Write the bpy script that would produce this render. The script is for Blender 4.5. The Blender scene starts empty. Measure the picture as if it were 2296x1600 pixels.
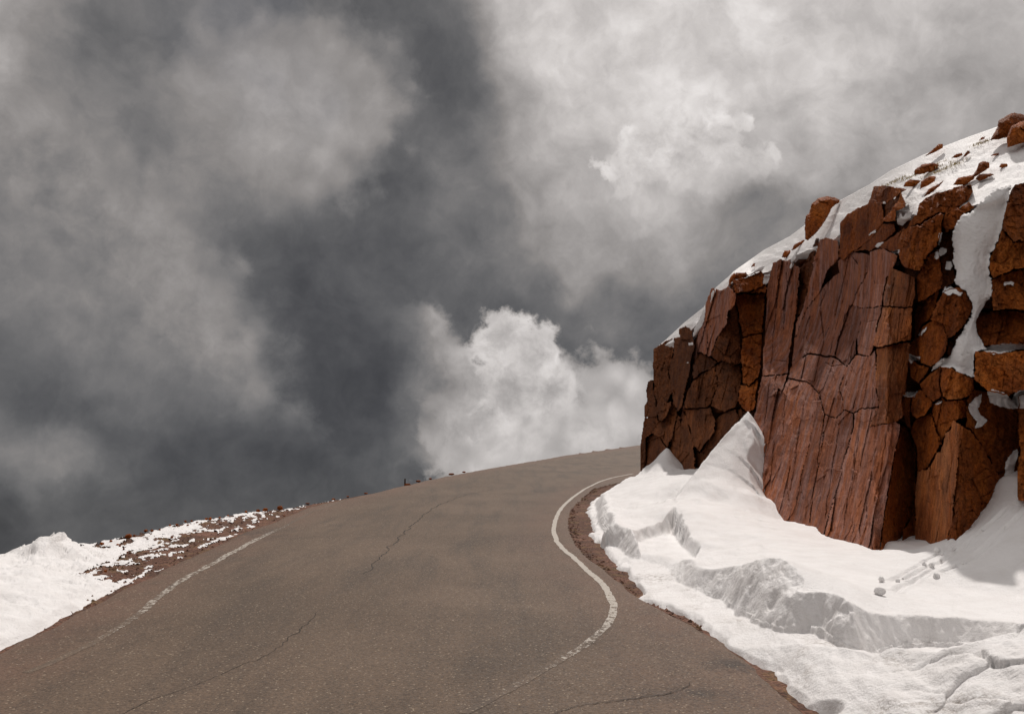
import bpy, math, random
import numpy as np
from mathutils import Vector
random.seed(7)
R = math.radians
sc = bpy.context.scene
col = sc.collection

# ------------------------------------------------------------------ camera
# tracing frame used below: 2296 x 1600, focal length in the same units
FW, FH, F = 2296.0, 1600.0, 2232.0
EYE = 2.4
PITCH = math.atan(350.0 / F)
SLOPE = math.tan(PITCH - math.atan(150.0 / F))       # the road climbs away
CT, ST = math.cos(PITCH), math.sin(PITCH)
cam_d = bpy.data.cameras.new('camera')
cam = bpy.data.objects.new('camera', cam_d)
col.objects.link(cam)
cam.location = (0, 0, EYE)
cam.rotation_euler = (math.pi / 2 + PITCH, 0, 0)
cam_d.sensor_width = 36.0
cam_d.lens = 36.0 * F / FW
cam_d.clip_end = 5000
cam_d.clip_start = 0.05
sc.camera = cam

# ------------------------------------------------------------------ light
SUN_AZ, SUN_EL = R(17.0), R(54.0)                     # azimuth right of straight ahead
sun_d = bpy.data.lights.new('sun', 'SUN')
sun_d.energy = 3.5
sun_d.angle = R(0.8)
sun_d.color = (1.0, 0.945, 0.895)
sun = bpy.data.objects.new('sun', sun_d)
col.objects.link(sun)
S = Vector((math.sin(SUN_AZ) * math.cos(SUN_EL), math.cos(SUN_AZ) * math.cos(SUN_EL), math.sin(SUN_EL)))
sun.rotation_euler = S.to_track_quat('Z', 'Y').to_euler()
sun.location = (0, 20, 40)
sc.view_settings.view_transform = 'Standard'
sc.view_settings.look = 'None'
sc.view_settings.exposure = -0.42
sc.view_settings.gamma = 1.0
sc.view_settings.use_curve_mapping = False
sc.render.engine = 'CYCLES'


# ------------------------------------------------------------------ node helper
class NT:
    def __init__(s, tree):
        s.t = tree
        s.n = tree.nodes
        s.n.clear()

    def node(s, kind, **kw):
        nd = s.n.new(kind)
        ins = kw.pop('ins', {})
        for k, v in kw.items():
            setattr(nd, k, v)
        for k, v in ins.items():
            s.put(nd.inputs[k], v)
        return nd

    def put(s, sock, v):
        if isinstance(v, bpy.types.NodeSocket):
            s.t.links.new(v, sock)
        else:
            sock.default_value = v

    def math(s, op, a, b=None, c=None, clamp=False):
        nd = s.n.new('ShaderNodeMath')
        nd.operation = op
        nd.use_clamp = clamp
        for i, v in enumerate((a, b, c)):
            if v is not None:
                s.put(nd.inputs[i], v)
        return nd.outputs[0]

    def vmath(s, op, a, b=None, scale=None):
        nd = s.n.new('ShaderNodeVectorMath')
        nd.operation = op
        s.put(nd.inputs[0], a)
        if b is not None:
            s.put(nd.inputs[1], b)
        if scale is not None:
            s.put(nd.inputs['Scale'], scale)
        return nd.outputs['Value'] if op in ('DISTANCE', 'LENGTH', 'DOT_PRODUCT') else nd.outputs[0]

    def noise(s, vec, scale, detail=4, rough=0.5, out='Fac', dist=0.0):
        nd = s.n.new('ShaderNodeTexNoise')
        s.put(nd.inputs['Vector'], vec)
        nd.inputs['Scale'].default_value = scale
        nd.inputs['Detail'].default_value = detail
        nd.inputs['Roughness'].default_value = rough
        nd.inputs['Distortion'].default_value = dist
        return nd.outputs[out]

    def ramp(s, v, lo, hi, a=0.0, b=1.0, smooth=True):
        nd = s.n.new('ShaderNodeMapRange')
        nd.interpolation_type = 'SMOOTHSTEP' if smooth else 'LINEAR'
        s.put(nd.inputs[0], v)
        for i, x in enumerate((lo, hi, a, b)):
            s.put(nd.inputs[i + 1], x)
        return nd.outputs[0]

    def mix(s, f, a, b, mode='MIX'):
        nd = s.n.new('ShaderNodeMix')
        nd.data_type = 'RGBA'
        nd.blend_type = mode
        s.put(nd.inputs[0], f)
        s.put(nd.inputs[6], a)
        s.put(nd.inputs[7], b)
        return nd.outputs[2]

    def fmix(s, f, a, b):
        nd = s.n.new('ShaderNodeMix')
        nd.data_type = 'FLOAT'
        s.put(nd.inputs[0], f)
        s.put(nd.inputs[2], a)
        s.put(nd.inputs[3], b)
        return nd.outputs[0]

    def cramp(s, v, stops):
        nd = s.n.new('ShaderNodeValToRGB')
        el = nd.color_ramp.elements
        while len(el) < len(stops):
            el.new(0.5)
        for e, (p, c) in zip(el, stops):
            e.position = p
            e.color = (*c, 1)
        s.put(nd.inputs[0], v)
        return nd.outputs[0]


# ------------------------------------------------------------------ sky
def ray(px, py):
    u = (np.asarray(px, float) - FW / 2) / F
    v = (np.asarray(py, float) - FH / 2) / F
    return u, CT + v * ST, ST - v * CT


def lin(g):
    g = g / 255.0
    return ((g + 0.055) / 1.055) ** 2.4


def make_world():
    w = bpy.data.worlds.new('World')
    sc.world = w
    w.use_nodes = True
    t = NT(w.node_tree)
    gen = t.node('ShaderNodeTexCoord').outputs['Generated']
    D = t.vmath('NORMALIZE', gen)
    # air turbulence bends everything below
    n1 = t.vmath('SUBTRACT', t.noise(D, 5.0, 3, 0.55, 'Color'), (0.5, 0.5, 0.5))
    n2 = t.vmath('SUBTRACT', t.noise(D, 17.0, 6, 0.6, 'Color'), (0.5, 0.5, 0.5))
    Dw = t.vmath('ADD', D, t.vmath('SCALE', n1, scale=0.13))
    Dw = t.vmath('ADD', Dw, t.vmath('SCALE', n2, scale=0.055))
    Ds = t.vmath('ADD', D, t.vmath('SCALE', n2, scale=0.030))

    def azel(v):
        sp = t.node('ShaderNodeSeparateXYZ', ins={0: v})
        az = t.math('ARCTAN2', sp.outputs[0], sp.outputs[1])
        el = t.math('ARCSINE', sp.outputs[2])
        return az, el
    az, el = azel(Dw)
    # broad brightness of the overcast, by bearing and height
    A0, A1 = R(-30), R(30)
    u = t.ramp(az, A0, A1, 0, 1, smooth=False)
    xs = [0, 150, 300, 450, 600, 700, 800, 900, 1000, 1100, 1200, 1350, 1500, 1650, 1800, 2000, 2296]
    rows = [(20,   [165, 135, 116, 112, 112, 104, 92, 96, 120, 165, 190, 208, 214, 212, 208, 200, 194]),
            (160,  [152, 124, 110, 118, 128, 128, 122, 94, 96, 120, 178, 206, 204, 210, 206, 190, 180]),
            (270,  [154, 124, 122, 150, 158, 154, 148, 102, 98, 126, 176, 196, 212, 216, 198, 178, 170]),
            (420,  [138, 122, 122, 128, 120, 108, 98, 94, 112, 132, 168, 170, 180, 202, 192, 170, 164]),
            (560,  [136, 134, 134, 110, 92, 88, 86, 90, 102, 116, 136, 154, 150, 132, 130, 140, 150]),
            (700,  [112, 122, 138, 128, 98, 84, 84, 88, 88, 90, 92, 100, 102, 108, 120, 130, 140]),
            (800,  [94, 104, 118, 132, 104, 82, 78, 82, 88, 92, 92, 92, 96, 104, 112, 120, 130]),
            (900,  [92, 94, 104, 100, 84, 76, 72, 78, 90, 96, 100, 104, 110, 112, 116, 120, 124]),
            (990,  [118, 124, 92, 82, 78, 76, 80, 88, 96, 106, 116, 124, 124, 120, 118, 118, 118]),
            (1100, [74, 82, 88, 78, 74, 78, 84, 90, 96, 104, 110, 114, 112, 108, 104, 104, 104])]
    L = None
    prev = None
    for py, vals in rows:
        dx, dy, dz = ray(1148, py)
        e = math.asin(dz / math.sqrt(dy * dy + dz * dz))
        cv = t.node('ShaderNodeFloatCurve')
        c = cv.mapping.curves[0]
        pts = []
        for x, g in zip(xs, vals):
            pts.append(((math.atan((x - 1148) / F) - A0) / (A1 - A0), lin(g * 1.0 + 2)))
        while len(c.points) < len(pts):
            c.points.new(0.5, 0.5)
        for p, (a, b) in zip(c.points, pts):
            p.location = (a, b)
            p.handle_type = 'AUTO'
        cv.mapping.update()
        t.put(cv.inputs['Value'], u)
        if L is None:
            L = cv.outputs[0]
        else:
            L = t.fmix(t.ramp(el, prev, e), L, cv.outputs[0])
        prev = e
    # billows and wisps
    f1 = t.noise(Ds, 9.0, 9, 0.58)
    f2 = t.noise(t.vmath('ADD', Dw, (3.1, 1.7, 0.4)), 26.0, 7, 0.62)
    L = t.math('MULTIPLY', L, t.ramp(f1, 0.28, 0.72, 0.80, 1.20, smooth=False))
    L = t.math('MULTIPLY', L, t.ramp(f2, 0.3, 0.7, 0.92, 1.08, smooth=False))
    # billows are lighter on the side turned to the sun (up and to the right)
    def relief(sc_, det, off, gain, L):
        a = t.noise(Ds, sc_, det, 0.5)
        b = t.noise(t.vmath('ADD', Ds, (off * 0.6, 0.0, off)), sc_, det, 0.5)
        return t.math('MULTIPLY', L, t.math('ADD', 1.0, t.math('MULTIPLY', t.math('SUBTRACT', a, b), gain)))
    L = relief(5.0, 5, 0.045, 1.2, L)
    L = relief(12.0, 5, 0.018, 0.8, L)
    # heaped clouds with firmer edges: union of balls in direction space, lumpy rims
    bil = t.node('ShaderNodeTexVoronoi', feature='SMOOTH_F1', ins={'Vector': Ds, 'Scale': 34.0, 'Smoothness': 0.5})
    lump = t.math('SUBTRACT', bil.outputs['Distance'], 0.4)
    lump2 = t.math('SUBTRACT', t.noise(Ds, 42.0, 8, 0.62), 0.5)

    def heap(L, balls, rim, core, soft, fade, amp, lit=(0, 1), strength=1.0, inner=90.0):
        best = None
        for (px, py, r) in balls:
            dx, dy, dz = ray(px, py)
            l = math.sqrt(dx * dx + dy * dy + dz * dz)
            d = t.math('SUBTRACT', t.vmath('DISTANCE', Ds, (dx / l, dy / l, dz / l)), r / F)
            best = d if best is None else t.node('ShaderNodeMath', operation='SMOOTH_MIN', ins={0: best, 1: d, 2: 0.02}).outputs[0]
        s = t.math('ADD', best, t.math('MULTIPLY', lump, amp * 0.05))
        s = t.math('ADD', s, t.math('MULTIPLY', lump2, amp * 0.09))
        m = t.ramp(s, soft / F, -soft / F, 0, strength)
        # fades out away from the lit side
        sp = t.node('ShaderNodeSeparateXYZ', ins={0: Ds})
        a = t.math('ARCTAN2', sp.outputs[0], sp.outputs[1])
        e = t.math('ARCSINE', sp.outputs[2])
        (fx0, fy0), (fx1, fy1) = fade
        def ae(px, py):
            dx, dy, dz = ray(px, py)
            return math.atan2(dx, dy), math.asin(dz / math.sqrt(dx * dx + dy * dy + dz * dz))
        a0, e0 = ae(fx0, fy0)
        a1, e1 = ae(fx1, fy1)
        ux, uy = a1 - a0, e1 - e0
        q = ux * ux + uy * uy
        prog = t.math('ADD', t.math('MULTIPLY', t.math('SUBTRACT', a, a0), ux / q), t.math('MULTIPLY', t.math('SUBTRACT', e, e0), uy / q))
        m = t.math('MULTIPLY', m, t.ramp(prog, 0.0, 1.0, 1.0, 0.0))
        depth = t.ramp(s, 0.0, -inner / F, 1.0, 0.0)
        val = t.fmix(depth, lin(core), lin(rim))
        val = t.math('MULTIPLY', val, t.ramp(lump2, -0.25, 0.25, 0.80, 1.20, smooth=False))
        val = t.math('MULTIPLY', val, t.ramp(lump, -0.3, 0.3, 1.12, 0.88, smooth=False))
        return t.fmix(m, L, val)
    # pale bank along the crest of the road
    L = heap(L, [(1330, 1010, 150), (1180, 1000, 150), (1430, 900, 90), (1080, 1050, 90), (1050, 985, 110), (1330, 850, 70), (1250, 880, 110)], 166, 192, 26, ((1150, 700), (1150, 400)), 0.9)
    # bright heaped cloud
    L = heap(L, [(1135, 762, 76), (1188, 805, 62), (1088, 806, 56), (1235, 880, 75), (1130, 880, 90), (1100, 960, 70), (1078, 850, 60)], 214, 172, 14, ((1150, 880), (1180, 1000)), 0.5)
    # grey shoulder left of it, brightest at its right rim
    L = heap(L, [(900, 800, 130), (985, 860, 105), (960, 940, 110), (850, 760, 90)], 176, 92, 20, ((1050, 850), (850, 850)), 0.4, inner=170)
    # arc in the bright upper right
    L = heap(L, [(1500, 320, 95), (1580, 330, 100), (1430, 360, 70), (1650, 390, 80)], 222, 200, 16, ((1520, 330), (1540, 480)), 0.8, strength=0.85)
    # rim of the veil on the left
    L = heap(L, [(-600, 1250, 1010), (330, 700, 90), (420, 820, 80)], 150, 128, 70, ((330, 740), (260, 940)), 0.8, strength=0.72, inner=240)
    L = heap(L, [(610, 280, 215), (540, 310, 190), (740, 200, 130), (790, 270, 70)], 154, 164, 70, ((660, 270), (500, 450)), 0.9, strength=0.7, inner=160)
    L = t.math('MULTIPLY', L, t.ramp(f2, 0.3, 0.7, 0.93, 1.07, smooth=False))
    tint = t.cramp(L, [(0.0, (0.95, 0.965, 1.09)), (0.12, (0.995, 0.985, 1.01)), (0.25, (1.05, 0.985, 0.955)), (0.6, (1.045, 0.985, 0.955)), (1.0, (1.03, 0.99, 0.97))])
    ccol = t.mix(1.0, tint, t.node('ShaderNodeCombineColor', ins={0: L, 1: L, 2: L}).outputs[0], 'MULTIPLY')
    sky = t.node('ShaderNodeTexSky')
    sky.sky_type = 'NISHITA'
    sky.sun_disc = False
    sky.sun_elevation = SUN_EL
    sky.sun_rotation = SUN_AZ
    sky.altitude = 4000
    b_sky = t.node('ShaderNodeBackground', ins={'Color': sky.outputs[0], 'Strength': 0.07})
    b_cl = t.node('ShaderNodeBackground', ins={'Color': ccol, 'Strength': 1.30})
    cover = t.ramp(t.noise(t.vmath('ADD', Dw, (9.0, 2.0, 5.0)), 3.2, 3, 0.5), 0.20, 0.36, 0.86, 0.985)
    ms = t.node('ShaderNodeMixShader', ins={0: cover, 1: b_sky.outputs[0], 2: b_cl.outputs[0]})
    out = t.node('ShaderNodeOutputWorld')
    t.put(out.inputs[0], ms.outputs[0])
    w.cycles.sampling_method = 'MANUAL'
    w.cycles.sample_map_resolution = 512


make_world()


# ------------------------------------------------------------------ numeric noise
def hsh(ix, iy, iz=0, seed=0):
    ix = np.asarray(ix).astype(np.int32).view(np.uint32)
    iy = np.asarray(iy).astype(np.int32).view(np.uint32)
    h = ix * np.uint32(374761393) + iy * np.uint32(668265263) + np.uint32((iz * 2147483647 + seed * 1274126177) & 0xFFFFFFFF)
    h = (h ^ (h >> np.uint32(13))) * np.uint32(1274126177)
    h = (h ^ (h >> np.uint32(16))) * np.uint32(2246822519)
    return ((h ^ (h >> np.uint32(15))) & np.uint32(0xFFFFFF)).astype(np.float32) * np.float32(1.0 / 0x1000000)


def vn(x, y, seed=0):
    x = np.asarray(x, float)
    y = np.asarray(y, float)
    x, y = np.broadcast_arrays(np.atleast_1d(x), np.atleast_1d(y))
    ix, iy = np.floor(x), np.floor(y)
    fx, fy = (x - ix).astype(np.float32), (y - iy).astype(np.float32)
    fx = fx * fx * fx * (fx * (fx * 6 - 15) + 10)
    fy = fy * fy * fy * (fy * (fy * 6 - 15) + 10)
    a, b = hsh(ix, iy, 0, seed), hsh(ix + 1, iy, 0, seed)
    c, d = hsh(ix, iy + 1, 0, seed), hsh(ix + 1, iy + 1, 0, seed)
    return (a + (b - a) * fx) * (1 - fy) + (c + (d - c) * fx) * fy - 0.5


def fbm(x, y, o=4, seed=0, g=0.5):
    r, a = 0, 1.0
    for i in range(o):
        r = r + a * vn(x, y, seed + i * 17)
        x, y = x * 2.03 + 5.2, y * 2.03 + 1.3
        a *= g
    return r


def facets(x, y, seed=0, tilt=1.0, off=0.5):
    """chiselled relief: every cell is its own tilted plane; also returns the distance to the next cell"""
    x = np.asarray(x, float)
    y = np.asarray(y, float)
    ix, iy = np.floor(x), np.floor(y)
    best = np.full(x.shape, 9.0)
    sec = np.full(x.shape, 9.0)
    val = np.zeros(x.shape)
    for j in (-1, 0, 1):
        for i in (-1, 0, 1):
            cx, cy = ix + i, iy + j
            jx = cx + 0.1 + 0.8 * hsh(cx, cy, 1, seed)
            jy = cy + 0.1 + 0.8 * hsh(cx, cy, 2, seed)
            dx, dy = x - jx, y - jy
            d = dx * dx + dy * dy
            v = tilt * ((hsh(cx, cy, 3, seed) - 0.5) * 2 * dx + (hsh(cx, cy, 4, seed) - 0.5) * 2 * dy) + off * (hsh(cx, cy, 5, seed) - 0.5)
            m = d < best
            sec = np.where(m, best, np.minimum(sec, d))
            val = np.where(m, v, val)
            best = np.where(m, d, best)
    return val, np.sqrt(sec) - np.sqrt(best)


def sstep(a, b, x):
    t = np.clip((x - a) / (b - a), 0, 1)
    return t * t * (3 - 2 * t)


def poly_in(poly, x, y):
    r = np.zeros(x.shape, bool)
    n = len(poly)
    for i in range(n):
        x0, y0 = poly[i]
        x1, y1 = poly[(i + 1) % n]
        if y0 == y1:
            continue
        c = ((y0 > y) != (y1 > y)) & (x < (x1 - x0) * (y - y0) / (y1 - y0) + x0)
        r ^= c
    return r


def seg_dist(pts, x, y, closed=False, attr=None):
    best = np.full(x.shape, 1e9)
    val = None if attr is None else np.zeros(x.shape)
    n = len(pts)
    for i in range(n if closed else n - 1):
        x0, y0 = pts[i]
        x1, y1 = pts[(i + 1) % n]
        ux, uy = x1 - x0, y1 - y0
        q = ux * ux + uy * uy + 1e-12
        s = np.clip(((x - x0) * ux + (y - y0) * uy) / q, 0, 1)
        d = np.hypot(x - x0 - s * ux, y - y0 - s * uy)
        m = d < best
        if attr is not None:
            val = np.where(m, attr[i] + s * (attr[(i + 1) % n] - attr[i]), val)
        best = np.where(m, d, best)
    return best if attr is None else (best, val)


# ------------------------------------------------------------------ places
def at(px, py, Y):
    """world point on the sight line through a traced point, at distance Y along the road axis"""
    dx, dy, dz = ray(px, py)
    k = np.asarray(Y, float) / dy
    return dx * k, dy * k, EYE + dz * k


def ground(px, py, h=0.0):
    """world point where that line meets the road slope raised by h"""
    dx, dy, dz = ray(px, py)
    k = (h - EYE) / (dz - SLOPE * dy)
    return dx * k, dy * k, EYE + dz * k


def project(x, y, z):
    zz = z - EYE
    dep = y * CT + zz * ST
    up = -y * ST + zz * CT
    return FW / 2 + F * x / dep, FH / 2 - F * up / dep


# ------------------------------------------------------------------ meshes and tags
def mesh_obj(name, verts, faces, mat, parent=None, smooth=True):
    me = bpy.data.meshes.new(name)
    verts = np.ascontiguousarray(np.asarray(verts, np.float32))
    faces = np.asarray(faces, np.int32)
    nv, nf = len(verts), len(faces)
    k = faces.shape[1]
    me.vertices.add(nv)
    me.vertices.foreach_set('co', verts.ravel())
    me.loops.add(nf * k)
    me.loops.foreach_set('vertex_index', np.ascontiguousarray(faces).ravel())
    me.polygons.add(nf)
    me.polygons.foreach_set('loop_start', np.arange(0, nf * k, k, dtype=np.int32))
    me.polygons.foreach_set('loop_total', np.full(nf, k, np.int32))
    me.polygons.foreach_set('use_smooth', np.full(nf, smooth, bool))
    me.update(calc_edges=True)
    me.validate()
    if mat:
        me.materials.append(mat)
    o = bpy.data.objects.new(name, me)
    col.objects.link(o)
    if parent:
        o.parent = parent
    return o


def tag(o, label=None, cat=None, group=None, kind=None):
    if label:
        o['label'] = label
    if cat:
        o['category'] = cat
    if group:
        o['group'] = group
    if kind:
        o['kind'] = kind
    return o


def rebase(o):
    """move the origin of a thing to the middle of its base"""
    me = o.data
    n = len(me.vertices)
    co = np.empty(n * 3, np.float32)
    me.vertices.foreach_get('co', co)
    co = co.reshape(-1, 3)
    b = np.array([(co[:, 0].min() + co[:, 0].max()) / 2, (co[:, 1].min() + co[:, 1].max()) / 2, co[:, 2].min()])
    me.vertices.foreach_set('co', np.ascontiguousarray((co - b).astype(np.float32)).ravel())
    me.update()
    o.location = b.tolist()
    return o


def grid_faces(mask):
    """quads of a grid whose four corners are kept; returns used-vertex map and faces"""
    h, w = mask.shape
    q = mask[:-1, :-1] & mask[1:, :-1] & mask[:-1, 1:] & mask[1:, 1:]
    jj, ii = np.nonzero(q)
    a = jj * w + ii
    faces = np.stack([a, a + w, a + w + 1, a + 1], 1)
    used = np.unique(faces)
    remap = np.full(h * w, -1, np.int64)
    remap[used] = np.arange(len(used))
    return used, remap[faces]


# ------------------------------------------------------------------ materials
def new_mat(name):
    m = bpy.data.materials.new(name)
    m.use_nodes = True
    t = NT(m.node_tree)
    out = t.node('ShaderNodeOutputMaterial')
    p = t.node('ShaderNodeBsdfPrincipled')
    t.put(out.inputs[0], p.outputs[0])
    pos = t.node('ShaderNodeNewGeometry').outputs['Position']
    return m, t, p, pos


def bump(t, p, h, dist, strength=1.0, nrm=None):
    b = t.node('ShaderNodeBump', ins={'Height': h, 'Distance': dist, 'Strength': strength})
    if nrm is not None:
        t.put(b.inputs['Normal'], nrm)
    t.put(p.inputs['Normal'], b.outputs[0])
    return b.outputs[0]


def rock_mat(name, dark, mid, light, grey, grey_amt, streak, rough=0.07):
    m, t, p, pos = new_mat(name)
    big = t.noise(pos, 0.9, 4, 0.6, dist=0.6)
    c = t.cramp(big, [(0.30, dark), (0.5, mid), (0.68, light)])
    st = t.noise(t.vmath('MULTIPLY', pos, (3.0, 3.0, streak)), 1.2, 5, 0.6)
    c = t.mix(t.ramp(st, 0.40, 0.66, 0, grey_amt), c, (*grey, 1))
    stain = t.noise(t.vmath('ADD', t.vmath('MULTIPLY', pos, (2.0, 2.0, 0.9)), (4, 2, 9)), 1.6, 6, 0.65)
    c = t.mix(t.ramp(stain, 0.55, 0.75, 0, 0.55), c, (0.055, 0.028, 0.02, 1))
    lich = t.noise(t.vmath('ADD', pos, (14, 3, 2)), 7.0, 4, 0.6)
    c = t.mix(t.ramp(lich, 0.60, 0.72, 0, 0.35), c, (0.20, 0.10, 0.035, 1))
    gr = t.noise(pos, 60.0, 3, 0.7)
    c = t.mix(t.ramp(gr, 0.3, 0.7, 0, 1), t.mix(1.0, c, (0.62, 0.60, 0.58, 1), 'MULTIPLY'), t.mix(1.0, c, (1.34, 1.30, 1.28, 1), 'MULTIPLY'))
    mot = t.noise(t.vmath('ADD', t.vmath('MULTIPLY', pos, (1, 1, max(streak, 0.35))), (2, 7, 5)), 11.0, 5, 0.7)
    c = t.mix(t.ramp(mot, 0.32, 0.68), t.mix(1.0, c, (0.66, 0.62, 0.60, 1), 'MULTIPLY'), t.mix(1.0, c, (1.28, 1.26, 1.24, 1), 'MULTIPLY'))
    rnd = t.node('ShaderNodeObjectInfo').outputs['Random']
    c = t.mix(rnd, t.mix(1.0, c, (0.74, 0.72, 0.72, 1), 'MULTIPLY'), t.mix(1.0, c, (1.22, 1.22, 1.18, 1), 'MULTIPLY'))
    t.put(p.inputs['Base Color'], c)
    t.put(p.inputs['Roughness'], t.ramp(gr, 0.3, 0.7, 0.82, 0.62))
    p.inputs['Specular IOR Level'].default_value = 0.12
    fine = t.noise(t.vmath('MULTIPLY', pos, (1, 1, min(1.0, streak * 1.4))), 14.0, 8, 0.72)
    n = bump(t, p, fine, rough, 1.0)
    bump(t, p, gr, 0.008, 0.7, n)
    return m


M_ROCK = rock_mat('granite', (0.14, 0.034, 0.007), (0.34, 0.090, 0.014), (0.46, 0.145, 0.027), (0.20, 0.075, 0.034), 0.35, 0.9)
M_FACE = rock_mat('granite_face', (0.19, 0.066, 0.034), (0.32, 0.112, 0.054), (0.42, 0.155, 0.070), (0.34, 0.205, 0.19), 0.7, 0.13, 0.04)
M_PILLAR = rock_mat('granite_pillar', (0.20, 0.058, 0.020), (0.35, 0.112, 0.034), (0.46, 0.170, 0.055), (0.27, 0.14, 0.09), 0.4, 0.2)
M_SHADED = rock_mat('granite_shaded', (0.085, 0.028, 0.011), (0.17, 0.058, 0.020), (0.26, 0.092, 0.032), (0.14, 0.065, 0.036), 0.35, 0.6)  # same granite, darkened in colour for the shade on the left buttresses
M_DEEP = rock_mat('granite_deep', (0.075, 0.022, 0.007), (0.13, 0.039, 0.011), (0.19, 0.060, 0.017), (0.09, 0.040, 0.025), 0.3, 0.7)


def snow_mat(name, dirt=0.0):
    m, t, p, pos = new_mat(name)
    c = (0.87, 0.85, 0.84, 1)
    f = t.noise(pos, 2.2, 4, 0.6)
    c = t.mix(t.ramp(f, 0.35, 0.7), c, (0.81, 0.785, 0.77, 1))
    if dirt:
        at_ = t.node('ShaderNodeAttribute', attribute_name='grit')
        d1 = t.noise(t.vmath('MULTIPLY', pos, (1.4, 1, 3)), 9.0, 6, 0.68)
        d2 = t.noise(pos, 55.0, 3, 0.6)
        k = t.math('MULTIPLY', at_.outputs['Fac'], t.ramp(d1, 0.38, 0.64))
        k = t.math('MULTIPLY', k, t.ramp(d2, 0.35, 0.65, 0.35, 1.0))
        k = t.math('MULTIPLY', k, t.ramp(t.noise(t.vmath('ADD', pos, (3, 1, 6)), 1.3, 3, 0.5), 0.46, 0.64, 0.12, 1.0))
        c = t.mix(t.math('MULTIPLY', k, dirt), c, (0.22, 0.17, 0.13, 1))
    t.put(p.inputs['Base Color'], c)
    p.inputs['Roughness'].default_value = 0.62
    p.inputs['Specular IOR Level'].default_value = 0.25
    g1 = t.noise(pos, 28.0, 6, 0.62)
    n = bump(t, p, t.noise(pos, 7.0, 5, 0.6), 0.035, 0.3)
    n = bump(t, p, g1, 0.025, 0.6, n)
    bump(t, p, t.noise(pos, 110.0, 3, 0.65), 0.007, 0.7, n)
    return m


M_SNOW = snow_mat('snow')
M_BANK = snow_mat('snow_gritty', 0.85)


def asphalt_nodes(t, pos):
    big = t.noise(pos, 0.35, 4, 0.55)
    c = t.mix(t.ramp(big, 0.3, 0.7), (0.113, 0.080, 0.057, 1), (0.146, 0.104, 0.075, 1))
    st = t.noise(t.vmath('MULTIPLY', pos, (1.6, 0.16, 1)), 1.3, 5, 0.6)
    c = t.mix(t.ramp(st, 0.42, 0.72, 0, 0.8), c, (0.090, 0.067, 0.051, 1))
    sm = t.noise(t.vmath('ADD', t.vmath('MULTIPLY', pos, (0.5, 0.22, 1)), (3, 8, 1)), 1.0, 4, 0.6)
    c = t.mix(t.ramp(sm, 0.54, 0.7, 0, 0.45), c, (0.072, 0.054, 0.042, 1))
    a = t.node('ShaderNodeAttribute', attribute_name='edge')
    red = t.noise(t.vmath('ADD', pos, (5, 5, 0)), 1.1, 4, 0.6)
    c = t.mix(t.math('MULTIPLY', a.outputs['Fac'], t.ramp(red, 0.3, 0.65, 0.4, 1.0)), c, (0.150, 0.094, 0.068, 1))
    stn = t.node('ShaderNodeAttribute', attribute_name='stain').outputs['Fac']
    c = t.mix(t.math('MULTIPLY', stn, t.ramp(t.noise(t.vmath('MULTIPLY', pos, (1, 0.5, 1)), 4.0, 5, 0.65), 0.35, 0.62)), c, (0.050, 0.041, 0.035, 1))
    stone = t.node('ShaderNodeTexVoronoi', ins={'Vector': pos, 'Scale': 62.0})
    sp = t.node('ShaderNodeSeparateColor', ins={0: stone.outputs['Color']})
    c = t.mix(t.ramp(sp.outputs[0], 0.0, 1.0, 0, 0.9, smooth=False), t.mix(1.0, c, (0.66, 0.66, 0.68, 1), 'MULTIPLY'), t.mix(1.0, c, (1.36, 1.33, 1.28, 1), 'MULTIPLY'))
    c = t.mix(t.ramp(sp.outputs[1], 0.965, 0.99, 0, 0.55), c, (0.46, 0.37, 0.27, 1))  # glitter of the road surface painted as scattered pale specks
    return c, stone.outputs['Distance'], sp.outputs[2]


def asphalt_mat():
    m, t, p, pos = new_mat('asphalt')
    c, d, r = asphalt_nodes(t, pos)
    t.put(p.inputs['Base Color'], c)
    t.put(p.inputs['Roughness'], t.ramp(r, 0.0, 1.0, 0.86, 0.62))
    p.inputs['Specular IOR Level'].default_value = 0.15
    bump(t, p, t.math('ADD', t.math('MULTIPLY', d, -0.6), t.noise(pos, 22.0, 4, 0.6)), 0.008, 0.7)
    return m


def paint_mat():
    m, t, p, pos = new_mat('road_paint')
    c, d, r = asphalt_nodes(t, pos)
    w = t.node('ShaderNodeAttribute', attribute_name='wear').outputs['Fac']
    n = t.noise(t.vmath('MULTIPLY', pos, (1.0, 0.55, 1.0)), 15.0, 6, 0.72)
    n2 = t.noise(pos, 70.0, 3, 0.6)
    k = t.math('ADD', t.math('MULTIPLY', n, 0.72), t.math('MULTIPLY', n2, 0.28))
    th = t.ramp(w, 0, 1, 0.30, 0.72, smooth=False)
    f = t.ramp(t.math('SUBTRACT', k, th), -0.03, 0.05)
    white = t.mix(t.noise(pos, 8.0, 4, 0.6), (0.40, 0.36, 0.31, 1), (0.52, 0.475, 0.42, 1))
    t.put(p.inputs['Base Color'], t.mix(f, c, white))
    p.inputs['Roughness'].default_value = 0.8
    p.inputs['Specular IOR Level'].default_value = 0.25
    bump(t, p, t.noise(pos, 40.0, 4, 0.6), 0.006, 0.6)
    return m


def plain_mat(name, a, b, scale, rough=0.9, bd=0.01):
    m, t, p, pos = new_mat(name)
    n = t.noise(pos, scale, 5, 0.65)
    t.put(p.inputs['Base Color'], t.mix(t.ramp(n, 0.35, 0.65), (*a, 1), (*b, 1)))
    p.inputs['Roughness'].default_value = rough
    p.inputs['Specular IOR Level'].default_value = 0.2
    bump(t, p, t.noise(pos, scale * 4, 4, 0.6), bd, 0.8)
    return m


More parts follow.
